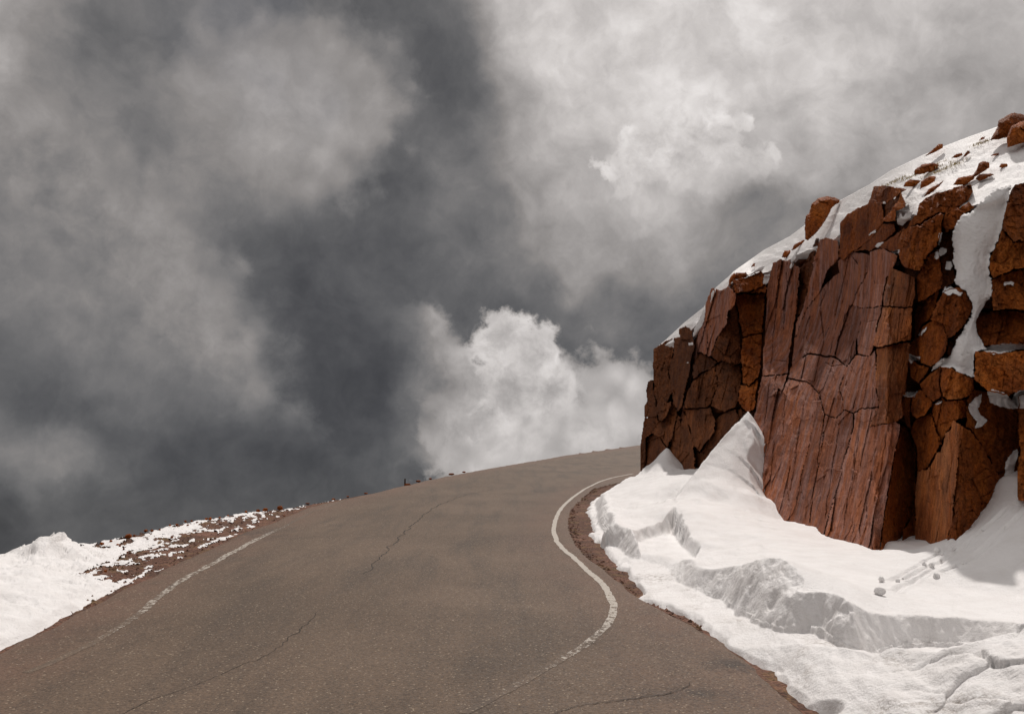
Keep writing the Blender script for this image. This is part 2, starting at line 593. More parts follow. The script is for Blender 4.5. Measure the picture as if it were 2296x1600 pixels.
def gravel_mat():
    m, t, p, pos = new_mat('red_gravel')
    big = t.noise(pos, 1.3, 5, 0.6)
    c = t.cramp(big, [(0.32, (0.095, 0.052, 0.036)), (0.5, (0.135, 0.068, 0.045)), (0.70, (0.21, 0.11, 0.077))])
    gs = t.noise(t.vmath('ADD', pos, (7, 1, 3)), 3.0, 5, 0.7)
    c = t.mix(t.ramp(gs, 0.5, 0.66, 0, 0.6), c, (0.19, 0.125, 0.05, 1))
    st = t.node('ShaderNodeTexVoronoi', ins={'Vector': pos, 'Scale': 26.0})
    sp = t.node('ShaderNodeSeparateColor', ins={0: st.outputs['Color']})
    c = t.mix(t.ramp(sp.outputs[0], 0, 1, 0, 1, smooth=False), t.mix(1.0, c, (0.5, 0.5, 0.52, 1), 'MULTIPLY'), t.mix(1.0, c, (1.45, 1.4, 1.38, 1), 'MULTIPLY'))
    t.put(p.inputs['Base Color'], c)
    p.inputs['Roughness'].default_value = 0.9
    p.inputs['Specular IOR Level'].default_value = 0.2
    n = bump(t, p, t.math('MULTIPLY', st.outputs['Distance'], -1.0), 0.03, 0.9)
    bump(t, p, t.noise(pos, 60.0, 4, 0.65), 0.01, 0.8, n)
    return m


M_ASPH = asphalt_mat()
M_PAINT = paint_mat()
M_GRAVEL = gravel_mat()
M_CRACK = plain_mat('crack_filler', (0.035, 0.029, 0.025), (0.06, 0.05, 0.043), 9.0)
M_POST = plain_mat('weathered_post', (0.05, 0.035, 0.026), (0.10, 0.07, 0.05), 12.0)
M_STRAW = plain_mat('dry_grass', (0.36, 0.27, 0.11), (0.50, 0.41, 0.20), 20.0)


def set_attr(o, name, vals):
    a = o.data.attributes.new(name, 'FLOAT', 'POINT')
    a.data.foreach_set('value', np.ascontiguousarray(np.asarray(vals, np.float32)))


# ================================================================== ROAD
EDGE_R = [(1360, 1086), (1334, 1094), (1305, 1117), (1284, 1138), (1278, 1156), (1279, 1188), (1295, 1219), (1318, 1243), (1337, 1258),
          (1365, 1277), (1394, 1300), (1418, 1324), (1439, 1337), (1473, 1355), (1517, 1376), (1569, 1405), (1614, 1430), (1674, 1474), (1727, 1522), (1775, 1560), (1822, 1598), (1900, 1665)]
EDGE_L = [(1425, 998), (1270, 1020), (1148, 1041), (1000, 1066), (912, 1085), (850, 1100), (760, 1119), (700, 1131), (658, 1146), (590, 1174), (530, 1199), (473, 1225), (412, 1253),
          (349, 1284), (286, 1313), (238, 1338), (198, 1357), (155, 1377), (95, 1412), (29, 1441), (-20, 1466), (-120, 1520), (-300, 1620)]


def plan(pts, h=0.0):
    return [tuple(float(c) for c in ground(x, y, h)[:2]) for x, y in pts]


def resample(pts, n):
    p = np.array(pts)
    d = np.r_[0, np.cumsum(np.hypot(*np.diff(p, axis=0).T))]
    s = np.linspace(0, d[-1], n)
    return np.stack([np.interp(s, d, p[:, 0]), np.interp(s, d, p[:, 1])], 1)


def smooth_line(p, k=5):
    p = np.array(p, float)
    for _ in range(k):
        q = p.copy()
        q[1:-1] = (p[:-2] + 2 * p[1:-1] + p[2:]) / 4
        p = q
    return p


er = plan(EDGE_R)
el_ = plan(EDGE_L)
# beyond the bend, out of sight behind the snow
er = [(er[0][0] + 24, er[0][1] + 46), (er[0][0] + 9, er[0][1] + 20), (er[0][0] + 2.4, er[0][1] + 6)] + er + [(2.6, 3.0), (2.2, -6.0)]
el_ = [(el_[0][0] + 12, el_[0][1] + 14)] + el_ + [(-4.9, 2.0), (-5.2, -6.0)]
NR = 700
er = smooth_line(resample(er, NR), 6)
el_ = smooth_line(resample(el_, NR), 6)


def match(a, b, n):
    """pair the two edges by distance from the camera end so that rungs stay square to the road"""
    return a, b


def road_z(x, y):
    return SLOPE * y + 0.035 * fbm(x * 0.22 + 3, y * 0.11, 2, 5) + 0.012 * fbm(x * 0.9, y * 0.5, 2, 8)


PROJ_LAT = None
# across: the outer edge is paired with the nearest run of the inner edge
NA = 60
idx = np.linspace(0, NR - 1, NR)
vr = []
tt = np.linspace(0, 1, NA)
key_o = np.array([0, 120, 260, 380, 480, 580, 699])
# pairing by distance y where both exist, monotone
yr = np.minimum.accumulate(er[:, 1] + np.linspace(0.001, 0, NR))
yl = np.minimum.accumulate(el_[:, 1] + np.linspace(0.001, 0, NR))
s_r = np.r_[0, np.cumsum(np.hypot(*np.diff(er, axis=0).T))]
s_l = np.r_[0, np.cumsum(np.hypot(*np.diff(el_, axis=0).T))]
# paramter: from the camera end, equal fractions with a denser near part
par = np.linspace(0, 1, 900) ** 1.6
def from_end(p, s, f):
    q = s[-1] * (1 - f)
    return np.stack([np.interp(q, s, p[:, 0]), np.interp(q, s, p[:, 1])], 1)
# the inner edge starts nearer: pair by forward distance for the near 30 m, then by fraction
Lr, Ll = from_end(er, s_r, par), from_end(el_, s_l, par)
rag = 0.05
er_r = Lr.copy()
er_r[:, 0] += rag * fbm(Lr[:, 1] * 2.2, Lr[:, 1] * 0 + 1, 4, 3)
el_r = Ll.copy()
el_r[:, 0] += 0.10 * fbm(Ll[:, 1] * 1.3, Ll[:, 1] * 0 + 9, 4, 4)
X = el_r[:, None, 0] * (1 - tt) + er_r[:, None, 0] * tt
Y = el_r[:, None, 1] * (1 - tt) + er_r[:, None, 1] * tt
Z = road_z(X, Y)
Z[:, 0] -= 0.05
Z[:, -1] -= 0.05
V = np.stack([X, Y, Z], 2).reshape(-1, 3)
used, fc = grid_faces(np.ones((len(par), NA), bool))
a_, b_, c_ = V[fc[:, 0]], V[fc[:, 1]], V[fc[:, 2]]
fc = np.where((np.cross(b_ - a_, c_ - a_)[:, 2] < 0)[:, None], fc[:, ::-1], fc)
road = mesh_obj('road', V, fc, M_ASPH)
tag(road, kind='structure')
set_attr(road, 'edge', np.tile(np.maximum(sstep(0.22, 0.02, tt), 0.8 * sstep(0.72, 0.98, tt)), (len(par), 1)).ravel())


stn_ = np.zeros(X.shape)
for px_, py_, rx_, ry_, a_ in [(1650, 1492, 0.35, 0.35, 0.9), (1560, 1560, 0.5, 0.25, 0.8), (1720, 1540, 0.25, 0.3, 0.7), (540, 1196, 1.3, 1.2, 0.55), (600, 1188, 0.8, 0.8, 0.5), (470, 1250, 1.2, 1.0, 0.4), (210, 1420, 0.9, 0.6, 0.35), (760, 1178, 0.7, 0.5, 0.4), (1300, 1060, 1.4, 2.5, 0.35), (890, 1116, 1.5, 0.7, 0.3)]:
    sx_, sy_, _ = ground(px_, py_)
    stn_ = np.maximum(stn_, a_ * np.exp(-((X - sx_) / rx_) ** 2 - ((Y - sy_) / ry_) ** 2))
set_attr(road, 'stain', stn_.ravel())


def upward(V, fc):
    a, b, c = V[fc[:, 0]], V[fc[:, 1]], V[fc[:, 2]]
    n = np.cross(b - a, c - a)[:, 2]
    return np.where((n < 0)[:, None], fc[:, ::-1], fc)


def ribbon(name, pts, widths, lift, mat, wear=None, rough=0.0, seed=0, n=None, parent=None, smooth=3):
    """painted line or crack following the road surface"""
    p = plan(pts)
    if n is None:
        n = 260
    q = resample(p, n)
    if smooth:
        q = smooth_line(q, smooth)
    s = np.linspace(0, 1, n)
    w = np.interp(s, np.linspace(0, 1, len(widths)), widths)
    tg = np.gradient(q, axis=0)
    tg /= np.linalg.norm(tg, axis=1)[:, None] + 1e-9
    nr = np.stack([-tg[:, 1], tg[:, 0]], 1)
    L = np.r_[0, np.cumsum(np.hypot(*np.diff(q, axis=0).T))]
    a = w * (0.5 + rough * fbm(L * 6, L * 0 + seed, 4, seed))
    b = w * (0.5 + rough * fbm(L * 6, L * 0 + seed + 7, 4, seed + 3))
    mid = rough * 0.8 * w * fbm(L * 2.0, L * 0 + 3, 4, seed + 9)
    if wear is None:
        mid = mid + 0.10 * fbm(L * 1.7, L * 0 + 3, 5, seed + 11, 0.6)
    rows = []
    for k in (-1, -0.33, 0.33, 1):
        off = np.where(k < 0, -a * abs(k), b * abs(k)) + mid
        xy = q + nr * off[:, None]
        rows.append(np.c_[xy, road_z(xy[:, 0], xy[:, 1]) + lift])
    V = np.stack(rows, 1).reshape(-1, 3)
    used, fc = grid_faces(np.ones((n, 4), bool))
    o = mesh_obj(name, V, upward(V, fc), mat, parent)
    if wear is not None:
        set_attr(o, 'wear', np.repeat(np.interp(s, np.linspace(0, 1, len(wear)), wear), 4))
    return o


LINE_R = [(1420, 1062), (1371, 1072), (1342, 1081), (1313, 1094), (1287, 1112), (1266, 1130), (1254, 1145), (1244, 1168), (1241, 1190), (1248, 1213), (1263, 1230), (1282, 1245),
          (1308, 1269), (1334, 1292), (1355, 1313), (1368, 1337), (1376, 1358), (1374, 1379), (1363, 1402), (1340, 1425), (1310, 1450), (1260, 1482), (1180, 1530), (1100, 1575), (1040, 1606)]
ribbon('edge_line', LINE_R, [0.10], 0.0025, M_PAINT, [0.1] * 10 + [0.15, 0.25, 0.2, 0.2, 0.15, 0.15, 0.2, 0.3, 0.45, 0.6, 0.72], 0.16, 1, 700, road)['label'] = 'white line along the inside of the bend'
LINE_L = [(60, 1511), (103, 1493), (137, 1478), (186, 1456), (229, 1433), (272, 1407), (307, 1381), (344, 1350), (387, 1315), (415, 1298), (447, 1282), (487, 1259), (524, 1239), (567, 1215), (620, 1188), (700, 1146), (780, 1118)]
ribbon('edge_line', LINE_L, [0.10, 0.10, 0.11, 0.12, 0.12, 0.10, 0.08, 0.08, 0.08], 0.0025, M_PAINT, [0.85, 0.62, 0.55, 0.5, 0.5, 0.42, 0.5, 0.6, 0.72, 0.8, 0.95, 0.85, 0.95], 0.22, 2, 500, road)['label'] = 'worn white line on the outer side'
CR = [([(1100, 1095), (1040, 1109), (985, 1131), (973, 1137), (934, 1166), (898, 1202), (863, 1238), (833, 1268), (822, 1288)], [0.03, 0.05, 0.06, 0.055, 0.05, 0.04]),
      ([(725, 1370), (708, 1382), (689, 1400), (668, 1415), (653, 1424), (644, 1441), (620, 1458), (599, 1471), (570, 1483), (539, 1489), (503, 1504), (470, 1522), (437, 1534), (389, 1555), (340, 1572), (293, 1591), (230, 1625)], [0.008, 0.02, 0.026, 0.012, 0.016, 0.012, 0.014, 0.012]),
      ([(653, 1424), (779, 1409), (898, 1397), (1020, 1385), (1138, 1376), (1240, 1372), (1318, 1370)], [0.012, 0.01, 0.012, 0.008]),
      ([(695, 1250), (830, 1249), (960, 1246), (1100, 1243), (1234, 1241)], [0.006, 0.014, 0.012, 0.006]),
      ([(712, 1142), (860, 1143), (1000, 1144), (1130, 1144), (1256, 1145)], [0.02, 0.016, 0.014, 0.012]),
      ([(330, 1287), (420, 1286), (520, 1284), (640, 1280)], [0.02, 0.02, 0.012, 0.004]),
      ([(1230, 1155), (1180, 1140), (1110, 1112), (1100, 1095)], [0.004, 0.006, 0.006]),
      ([(1180, 1640), (1300, 1590), (1420, 1572), (1500, 1560), (1560, 1530)], [0.012, 0.02, 0.03, 0.01]),
      ([(1306, 1449), (1330, 1448), (1352, 1443)], [0.006, 0.024, 0.006])]
for i, (p, w) in enumerate(CR):
    ribbon('crack', p, [q * 0.42 for q in w], 0.0030 + 0.0007 * i, M_CRACK, None, 0.42 if i not in (4, 5) else 0.1, 20 + i, 240, road, 1)


# ================================================================== LEFT VERGE AND MOUNTAINSIDE
SKY_L = [(-400, 1290), (-200, 1262), (0, 1243), (40, 1238), (80, 1230), (160, 1217), (200, 1212), (229, 1208), (281, 1200), (329, 1190), (372, 1179), (430, 1166), (473, 1159), (544, 1147), (602, 1138), (645, 1133),
         (700, 1123), (760, 1113), (850, 1097.5), (912, 1082.5), (1000, 1064), (1148, 1039.3), (1270, 1018.5), (1425, 996.6), (1500, 986)]
cx, cy, _ = ground(np.array([p[0] for p in SKY_L]), np.array([p[1] for p in SKY_L]), 0.05)
CR_R = np.array(cx) / np.array(cy)
CR_Y = np.array(cy)
nx = 430
ratio = np.r_[np.linspace(-2.2, -0.66, 40)[:-1], np.linspace(-0.66, 0.17, nx)]
rad = np.r_[np.geomspace(2.0, 26, 200)[:-1], np.geomspace(26, 62, 150)[:-1], np.geomspace(62, 140, 12)]
RR, YY = np.meshgrid(ratio, rad, indexing='ij')
XX = RR * YY
crest = np.interp(RR, CR_R, CR_Y)
el_sorted = np.array(sorted([(b, a) for a, b in el_.tolist()]))
over = YY - crest


def verge_z(x, y):
    r = x / y
    c = np.interp(r, CR_R, CR_Y)
    o = y - c
    lump = 0.10 * fbm(x * 0.8 + 2, y * 0.8, 4, 31) + 0.035 * fbm(x * 4, y * 4, 4, 33)
    d_road = x - np.interp(y, el_sorted[:, 0], el_sorted[:, 1])
    k = sstep(0.0, -1.2, d_road)
    up = SLOPE * y - 0.045 + (lump + 0.02) * k + 0.028 * fbm(x * 6, y * 6, 3, 37) * sstep(0.05, -0.3, d_road)
    drop = np.where(o > 0, 0.35 * o + 0.05 * o * o, 0)
    drop = np.where(o > 8, 0.35 * 8 + 3.2 + (o - 8) * 1.1, drop)
    return up - drop


ZZ = verge_z(XX, YY)
V = np.stack([XX, YY, ZZ], 2).reshape(-1, 3)
used, fc = grid_faces(np.ones(XX.shape, bool))
mount = mesh_obj('mountainside', V, upward(V, fc), M_GRAVEL)
tag(mount, kind='structure')

# snow lying on the left verge: sinks under the gravel where it has melted
def z7(p):
    return [(x * 0.28646, 1106.1 + y * 0.28646) for x, y in p]
SN_L = z7([(-700, 1560), (0, 1228), (180, 1132), (330, 1075), (440, 1010), (540, 940), (690, 868), (610, 830), (720, 780), (860, 705), (760, 655), (590, 625), (700, 560), (850, 500), (870, 452), (1050, 430), (1250, 372), (1500, 292), (1700, 216), (1900, 166), (2080, 128)])
poly = plan(SN_L)
far = []
for r_ in (-0.18, -0.25, -0.33, -0.42, -0.5, -0.6, -0.75):
    yv = float(np.interp(r_, CR_R, CR_Y)) + 4.0
    far.append((r_ * yv, yv))
poly = poly + far
nx2, ny2 = 620, 520
r2 = np.linspace(-0.80, -0.17, nx2)
y2 = np.geomspace(6.0, 42, ny2)
RR, YY = np.meshgrid(r2, y2, indexing='ij')
XX = RR * YY
ins = poly_in(poly, XX, YY)
dd = seg_dist(poly, XX, YY, True)
sd = np.where(ins, dd, -dd)
fr = 0.5 * fbm(XX * 2.0, YY * 1.1, 5, 41, 0.62) + 0.42 * fbm(XX * 9, YY * 5.0, 4, 43, 0.65)
near = sstep(24, 14, YY)
amp = 0.62 * (1 - 0.72 * sstep(17, 12.5, YY) )
m = sd + amp * fr - 0.12 * sstep(13, 17, YY)
crest = np.interp(RR, CR_R, CR_Y)
deep = 0.19 * sstep(19.5, 13, YY) + 0.010
th = np.where(m > 0, deep * (1 - np.exp(-m / 0.35)) + 0.004 * np.clip(m, 0, 1), 0.06 * m)
# melted-out specks over the thin part
spk = fbm(XX * 5.5, YY * 2.0, 4, 47, 0.6)
th = th - 0.05 * sstep(0.18, 0.36, spk) * sstep(14, 19, YY)
# crumbs of snow lying in the gravel below
cr_n = fbm(XX * 6.0 + 9, YY * 2.6, 4, 51, 0.6)
th = np.where((m < 0) & (m > -1.5), np.maximum(th, 0.06 * (cr_n - 0.46)), th)
lum = 0.12 * np.clip(fbm(XX * 1.5, YY * 0.9, 3, 53) + 0.05, 0, 1) * sstep(20, 15, YY) * sstep(0.1, 0.8, sd)
th = th + lum
# ploughed heap on the crest
hx, hy, hz = ground(128, 1238, 0.1)
hd = np.hypot((XX - hx) / 0.50, (YY - hy) / 1.0)
heap_h = 0.30 * np.exp(-hd ** 2 * 1.15) * (1 + 0.5 * fbm(XX * 2.2, YY * 1.4, 3, 57)) + 0.16 * np.exp(-hd ** 2 * 0.8) * facets(XX * 4.0, YY * 1.8, 58, 0.8, 0.9)[0]
hx2, hy2, _ = ground(30, 1262, 0.1)
heap_h += 0.09 * np.exp(-(((XX - hx2) / 0.8) ** 2 + ((YY - hy2) / 1.4) ** 2)) * (1 + 0.5 * fbm(XX * 2, YY * 1.4, 3, 59))
th = th + np.maximum(heap_h, 0)
base = verge_z(XX, YY)
base = SLOPE * YY + 0.02 + np.minimum(0, base - SLOPE * YY) * 1.0
ZZ = np.maximum(base, verge_z(XX, YY) - 0.0) + th
d_road = XX - np.interp(YY, el_sorted[:, 0], el_sorted[:, 1])
kk = sstep(0.03, -0.22, d_road)
ZZ = ZZ * kk + (SLOPE * YY - 0.08) * (1 - kk)
keep = th > -0.02
used, fc = grid_faces(keep)
V = np.stack([XX, YY, ZZ], 2).reshape(-1, 3)[used]
gr_h = np.clip(sstep(0.1, 0.45, heap_h) * sstep(0.0, 0.25, fbm(XX * 3.5, YY * 3.0, 4, 61)) + 0.5 * sstep(0.08, 0.25, lum / 0.12) * sstep(0.05, 0.3, fbm(XX * 5, YY * 4, 3, 63)), 0, 1).reshape(-1)[used]
vs = mesh_obj('snow_patch', V, upward(V, fc), M_BANK)
set_attr(vs, 'grit', gr_h)
tag(vs, 'wide snow cover with a ploughed heap on the outer verge, left of the road', 'snow')


# ================================================================== CLIFF
# traced in cliff units: 1 unit = 0.396 frame units
CK, CX0, CY0 = 0.39604, 1435.0, 227.2


def c2f(x, y):
    return CX0 + CK * np.asarray(x, float), CY0 + CK * np.asarray(y, float)


PXB = [1400, 1440, 1500, 1560, 1640, 1690, 1760, 1830, 1900, 1960, 1990, 2050, 2110, 2150, 2200, 2296, 2450]
YB = [40.0, 38.0, 34.8, 31.5, 27.8, 25.2, 22.2, 19.6, 17.4, 15.8, 16.1, 16.6, 15.5, 14.9, 15.0, 14.8, 14.4]
BASE = [1010, 1030, 1075, 1060, 1020, 1080, 1165, 1195, 1217, 1228, 1216, 1208, 1211, 1185, 1130, 1060, 1000]
LEAN = [0.12, 0.12, 0.15, 0.2, 0.45, 0.9, 1.0, 1.0, 0.95, 0.75, 0.26, 0.12, 0.12, 0.12, 0.12, 0.12, 0.12]


UPX = np.arange(1400, 2500, 4.0)
UPY = np.interp(UPX, [1400, 1690, 1760, 1830, 1900, 1960, 2000, 2050, 2110, 2200, 2296, 2450], [42, 30.4, 28.0, 25.4, 22.8, 19.8, 17.6, 16.7, 16.0, 15.5, 15.3, 15.1])
UPY = np.convolve(np.pad(UPY, 12, 'edge'), np.ones(25) / 25, 'valid')


def cliffY(px, py):
    yb = np.interp(px, PXB, YB)
    h = (np.interp(px, PXB, BASE) - py) / F * yb
    low = yb + np.interp(px, PXB, LEAN) * h
    top = np.interp(px, UPX, UPY) + 0.12 * (h - 5.0)
    k = sstep(2.6, 4.8, h) * sstep(1640, 1720, px)
    return low + (top - low) * k


# blocks: outline, (Y at left, Y at right) relative to the cliff line or None, lean, kind  (f face, r rough, d deep)
BL = []


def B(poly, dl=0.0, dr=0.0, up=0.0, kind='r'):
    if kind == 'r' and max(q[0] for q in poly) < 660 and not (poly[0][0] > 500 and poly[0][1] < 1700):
        kind = 'b'  # left buttress blocks get the granite with shade painted in
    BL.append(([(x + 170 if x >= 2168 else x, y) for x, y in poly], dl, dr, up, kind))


# far buttress
B([(72, 1402), (150, 1348), (190, 1338), (195, 1400), (165, 1500), (165, 1560), (185, 1640), (160, 1700), (90, 1690), (80, 1640), (75, 1560), (70, 1480)], 0.0, 0.5)
B([(190, 1338), (260, 1330), (300, 1345), (305, 1370), (300, 1420), (285, 1480), (275, 1560), (255, 1640), (240, 1720), (215, 1760), (185, 1700), (170, 1600), (165, 1500), (195, 1400)], 0.4, -0.3)
B([(215, 1290), (260, 1268), (295, 1300), (300, 1345), (230, 1350)], -0.2, 0.1)
B([(75, 1570), (45, 1585), (35, 1630), (38, 1700), (22, 1730), (20, 1790), (95, 1780), (90, 1700), (80, 1640)], 0.1, -0.2)
B([(95, 1690), (160, 1700), (185, 1690), (170, 1750), (135, 1800), (105, 1810), (92, 1760)], -0.6, -0.2)
B([(22, 1790), (95, 1780), (105, 1810), (60, 1890), (30, 1900), (8, 1960), (0, 1970), (8, 1880)], 0.0, -0.3)
B([(105, 1810), (135, 1800), (185, 1700), (215, 1760), (190, 1880), (150, 1960), (110, 1900), (75, 1890), (60, 1880)], -0.1, 0.3)
B([(30, 1900), (75, 1890), (110, 1900), (150, 1960), (110, 2060), (85, 2110), (40, 2100), (30, 1990)], 0.2, -0.5)
B([(150, 1960), (190, 1880), (215, 1770), (235, 1790), (205, 1960), (180, 2020), (110, 2090), (120, 2050)], 0.4, 0.2)
# second buttress
B([(375, 1130), (400, 1060), (425, 1055), (415, 1110), (385, 1210), (350, 1330), (330, 1400), (310, 1480), (290, 1600), (265, 1700), (235, 1800), (230, 1790), (255, 1640), (275, 1560), (285, 1480), (305, 1380), (340, 1260), (365, 1180)], 1.2, -0.6, 0, 'f')
B([(425, 1060), (460, 1070), (450, 1110), (410, 1230), (385, 1330), (375, 1430), (330, 1420), (310, 1500), (330, 1400), (385, 1210)], 0.5, -0.6, 0, 'f')
B([(460, 1070), (500, 1050), (530, 1070), (545, 1100), (540, 1150), (500, 1190), (490, 1260), (440, 1330), (400, 1440), (375, 1440), (385, 1330), (410, 1230)], -0.3, -0.8, 0, 'f')
B([(540, 1150), (565, 1200), (560, 1310), (570, 1400), (575, 1480), (520, 1490), (470, 1470), (440, 1475), (400, 1440), (440, 1330), (490, 1260), (500, 1190)], -0.9, 0.8, 0, 'd')
B([(525, 1010), (560, 1005), (640, 975), (690, 960), (715, 1010), (720, 1040), (620, 1080), (540, 1090), (530, 1060)], 0.0, 0.4)
B([(720, 1040), (715, 1083), (620, 1085), (650, 1065)], 0.3, 0.5)
B([(545, 1095), (620, 1088), (712, 1085), (705, 1150), (700, 1230), (695, 1310), (640, 1320), (580, 1335), (560, 1240), (555, 1180), (545, 1150)], 0.3, 1.1)
B([(575, 1340), (640, 1322), (695, 1315), (690, 1400), (685, 1500), (675, 1560), (620, 1610), (580, 1590), (572, 1480)], 0.2, 1.0)
B([(575, 1600), (620, 1612), (675, 1565), (660, 1640), (650, 1740), (610, 1760), (570, 1730), (555, 1690)], 0.0, 0.7)
B([(320, 1420), (375, 1430), (440, 1475), (425, 1500), (370, 1530), (300, 1580), (300, 1520)], -0.2, 0.6, 0.3)
B([(300, 1580), (370, 1530), (425, 1500), (440, 1600), (400, 1720), (380, 1735), (250, 1735), (270, 1650)], -0.3, 0.5)
B([(425, 1500), (470, 1470), (570, 1490), (575, 1600), (555, 1690), (540, 1730), (480, 1760), (400, 1730), (440, 1600)], 0.5, 0.9)
B([(245, 1738), (380, 1738), (400, 1732), (430, 1800), (420, 1870), (370, 1940), (340, 1990), (300, 1940), (280, 1860), (265, 1790)], 0.4, 0.2)
B([(245, 1738), (265, 1790), (280, 1860), (300, 1940), (312, 2090), (260, 2110), (200, 2120), (155, 2160), (152, 2100), (185, 1975), (210, 1900), (232, 1810)], 0.0, -0.2)
B([(300, 1940), (340, 1990), (370, 1940), (420, 1870), (430, 1800), (480, 1760), (545, 1735), (560, 1800), (500, 1960), (440, 2060), (380, 2120), (330, 2120), (312, 2070)], 0.4, 0.9)
B([(545, 1735), (570, 1735), (610, 1762), (650, 1745), (645, 1860), (640, 1990), (600, 2040), (520, 2040), (500, 1960), (560, 1800)], 0.9, 0.9)
# main face
B([(740, 960), (750, 915), (790, 893), (850, 905), (905, 940), (895, 1060), (885, 1200), (865, 1300), (850, 1420), (835, 1540), (690, 1560), (700, 1400), (712, 1200), (720, 1060)], 0.3, 0.0, 0, 'f')
B([(690, 1562), (835, 1542), (805, 1640), (770, 1720), (735, 1860), (705, 2000), (690, 2200), (635, 2170), (632, 2000), (645, 1800), (670, 1650)], 0.2, -0.1, 0, 'f')
B([(905, 940), (950, 880), (1000, 775), (1015, 780), (990, 880), (975, 960), (920, 1180), (885, 1250), (885, 1180), (895, 1060)], 0.6, 0.7, 0, 'd')
B([(1015, 780), (1060, 770), (1120, 790), (1125, 890), (1060, 960), (1030, 1060), (1000, 1100), (940, 1180), (900, 1290), (870, 1360), (885, 1250), (920, 1180), (975, 960), (990, 880)], 0.1, -0.2, 0, 'f')
B([(1030, 1060), (1100, 985), (1130, 970), (1120, 900), (1200, 850), (1300, 870), (1290, 960), (1240, 1050), (1200, 1150), (1160, 1200), (1140, 1290), (1100, 1440), (950, 1430), (860, 1500), (870, 1360), (900, 1290), (940, 1180), (1000, 1100)], 0.1, 0.1, 0, 'f')
B([(850, 1500), (950, 1435), (1095, 1445), (1065, 1560), (1035, 1620), (1010, 1650), (960, 1590), (838, 1565)], -0.1, 0.1, 0, 'f')
B([(838, 1568), (960, 1592), (1010, 1652), (995, 1780), (960, 1920), (905, 2160), (870, 2330), (860, 2400), (820, 2390), (760, 2290), (690, 2195), (705, 2000), (735, 1860), (770, 1720), (805, 1640)], -0.05, 0.05, 0, 'f')
B([(1140, 1290), (1160, 1200), (1200, 1150), (1250, 1170), (1250, 1250), (1230, 1330), (1220, 1430), (1170, 1500), (1100, 1440)], 0.25, 0.35, 0, 'f')
B([(1095, 1445), (1170, 1500), (1130, 1620), (1160, 1740), (1110, 1790), (1045, 1770), (1010, 1652), (1035, 1620), (1065, 1560)], 0.15, 0.2, 0, 'f')
B([(1300, 850), (1360, 830), (1420, 850), (1465, 870), (1440, 930), (1400, 1000), (1375, 1090), (1370, 1160), (1250, 1170), (1200, 1150), (1240, 1050), (1290, 960)], 0.2, -0.1, 0, 'f')
B([(1250, 1170), (1370, 1162), (1350, 1250), (1320, 1390), (1300, 1450), (1230, 1430), (1230, 1330), (1250, 1250)], 0.05, 0.0, 0, 'f')
B([(1222, 1435), (1300, 1450), (1330, 1400), (1340, 1560), (1340, 1630), (1350, 1730), (1250, 1740), (1210, 1760), (1160, 1740), (1130, 1620), (1170, 1500)], 0.1, 0.0, 0, 'f')
B([(1420, 940), (1480, 960), (1560, 1000), (1555, 1100), (1545, 1160), (1500, 1165), (1375, 1160), (1380, 1080)], -0.35, -0.1, 0, 'o')
B([(1375, 1163), (1500, 1168), (1545, 1163), (1540, 1260), (1530, 1350), (1345, 1395), (1320, 1380), (1350, 1260)], -0.35, -0.1, 0, 'o')
B([(1335, 1400), (1530, 1360), (1525, 1430), (1505, 1640), (1490, 1790), (1450, 1812), (1300, 1840), (1350, 1730), (1340, 1630), (1338, 1560)], 0.0, 0.1, 0, 'o')
B([(1300, 1840), (1450, 1812), (1478, 1830), (1440, 2000), (1410, 2160), (1390, 2300), (1370, 2440), (1355, 2535), (1290, 2530), (1180, 2520), (1040, 2470), (1080, 2300), (1150, 2050), (1205, 1860), (1210, 1765), (1250, 1742), (1350, 1735)], -0.05, 0.0, 0, 'f')
B([(1045, 1772), (1110, 1792), (1160, 1742), (1208, 1762), (1203, 1860), (1150, 2050), (1080, 2300), (1038, 2460), (960, 2400), (975, 2250), (1000, 2120), (1030, 1940)], 0.1, 0.15, 0, 'f')
B([(1010, 1652), (1045, 1772), (1030, 1940), (1000, 2120), (975, 2250), (960, 2390), (870, 2400), (820, 2380), (870, 2330), (905, 2160), (960, 1920), (995, 1780)], 0.1, 0.05, 0, 'f')
B([(1480, 1828), (1520, 1850), (1558, 1950), (1565, 2080), (1560, 2200), (1560, 2340), (1530, 2360), (1490, 2430), (1470, 2500), (1400, 2520), (1357, 2535), (1372, 2440), (1392, 2300), (1412, 2160), (1442, 2000)], 0.0, 0.9, 0, 'r')
B([(1530, 2360), (1562, 2340), (1562, 2440), (1545, 2460), (1475, 2500), (1490, 2430)], 0.2, 0.6, 0, 'r')
# upper rocks
B([(1130, 690), (1170, 640), (1200, 620), (1290, 580), (1380, 570), (1390, 620), (1385, 680), (1370, 700), (1300, 790), (1240, 830), (1180, 870), (1150, 900), (1125, 880)], -0.5, 0.4)
B([(1290, 580), (1320, 480), (1400, 480), (1480, 490), (1520, 500), (1470, 520), (1440, 550), (1400, 610), (1385, 575)], 0.2, 0.6)
B([(1395, 620), (1440, 560), (1470, 500), (1510, 580), (1500, 600), (1450, 625), (1400, 640)], -0.3, -0.1)
B([(1370, 590), (1445, 545), (1475, 510), (1465, 560), (1400, 650), (1375, 660)], 0.25, 0.35, 0, 'd')
B([(1370, 665), (1400, 640), (1450, 615), (1450, 680), (1390, 685)], -0.4, -0.2)
B([(1245, 830), (1330, 750), (1370, 690), (1440, 690), (1450, 730), (1400, 780), (1330, 830), (1300, 850), (1200, 850)], 0.1, 0.3)
B([(1330, 830), (1400, 780), (1460, 740), (1500, 710), (1490, 760), (1470, 840), (1430, 850), (1360, 830)], 0.2, 0.0)
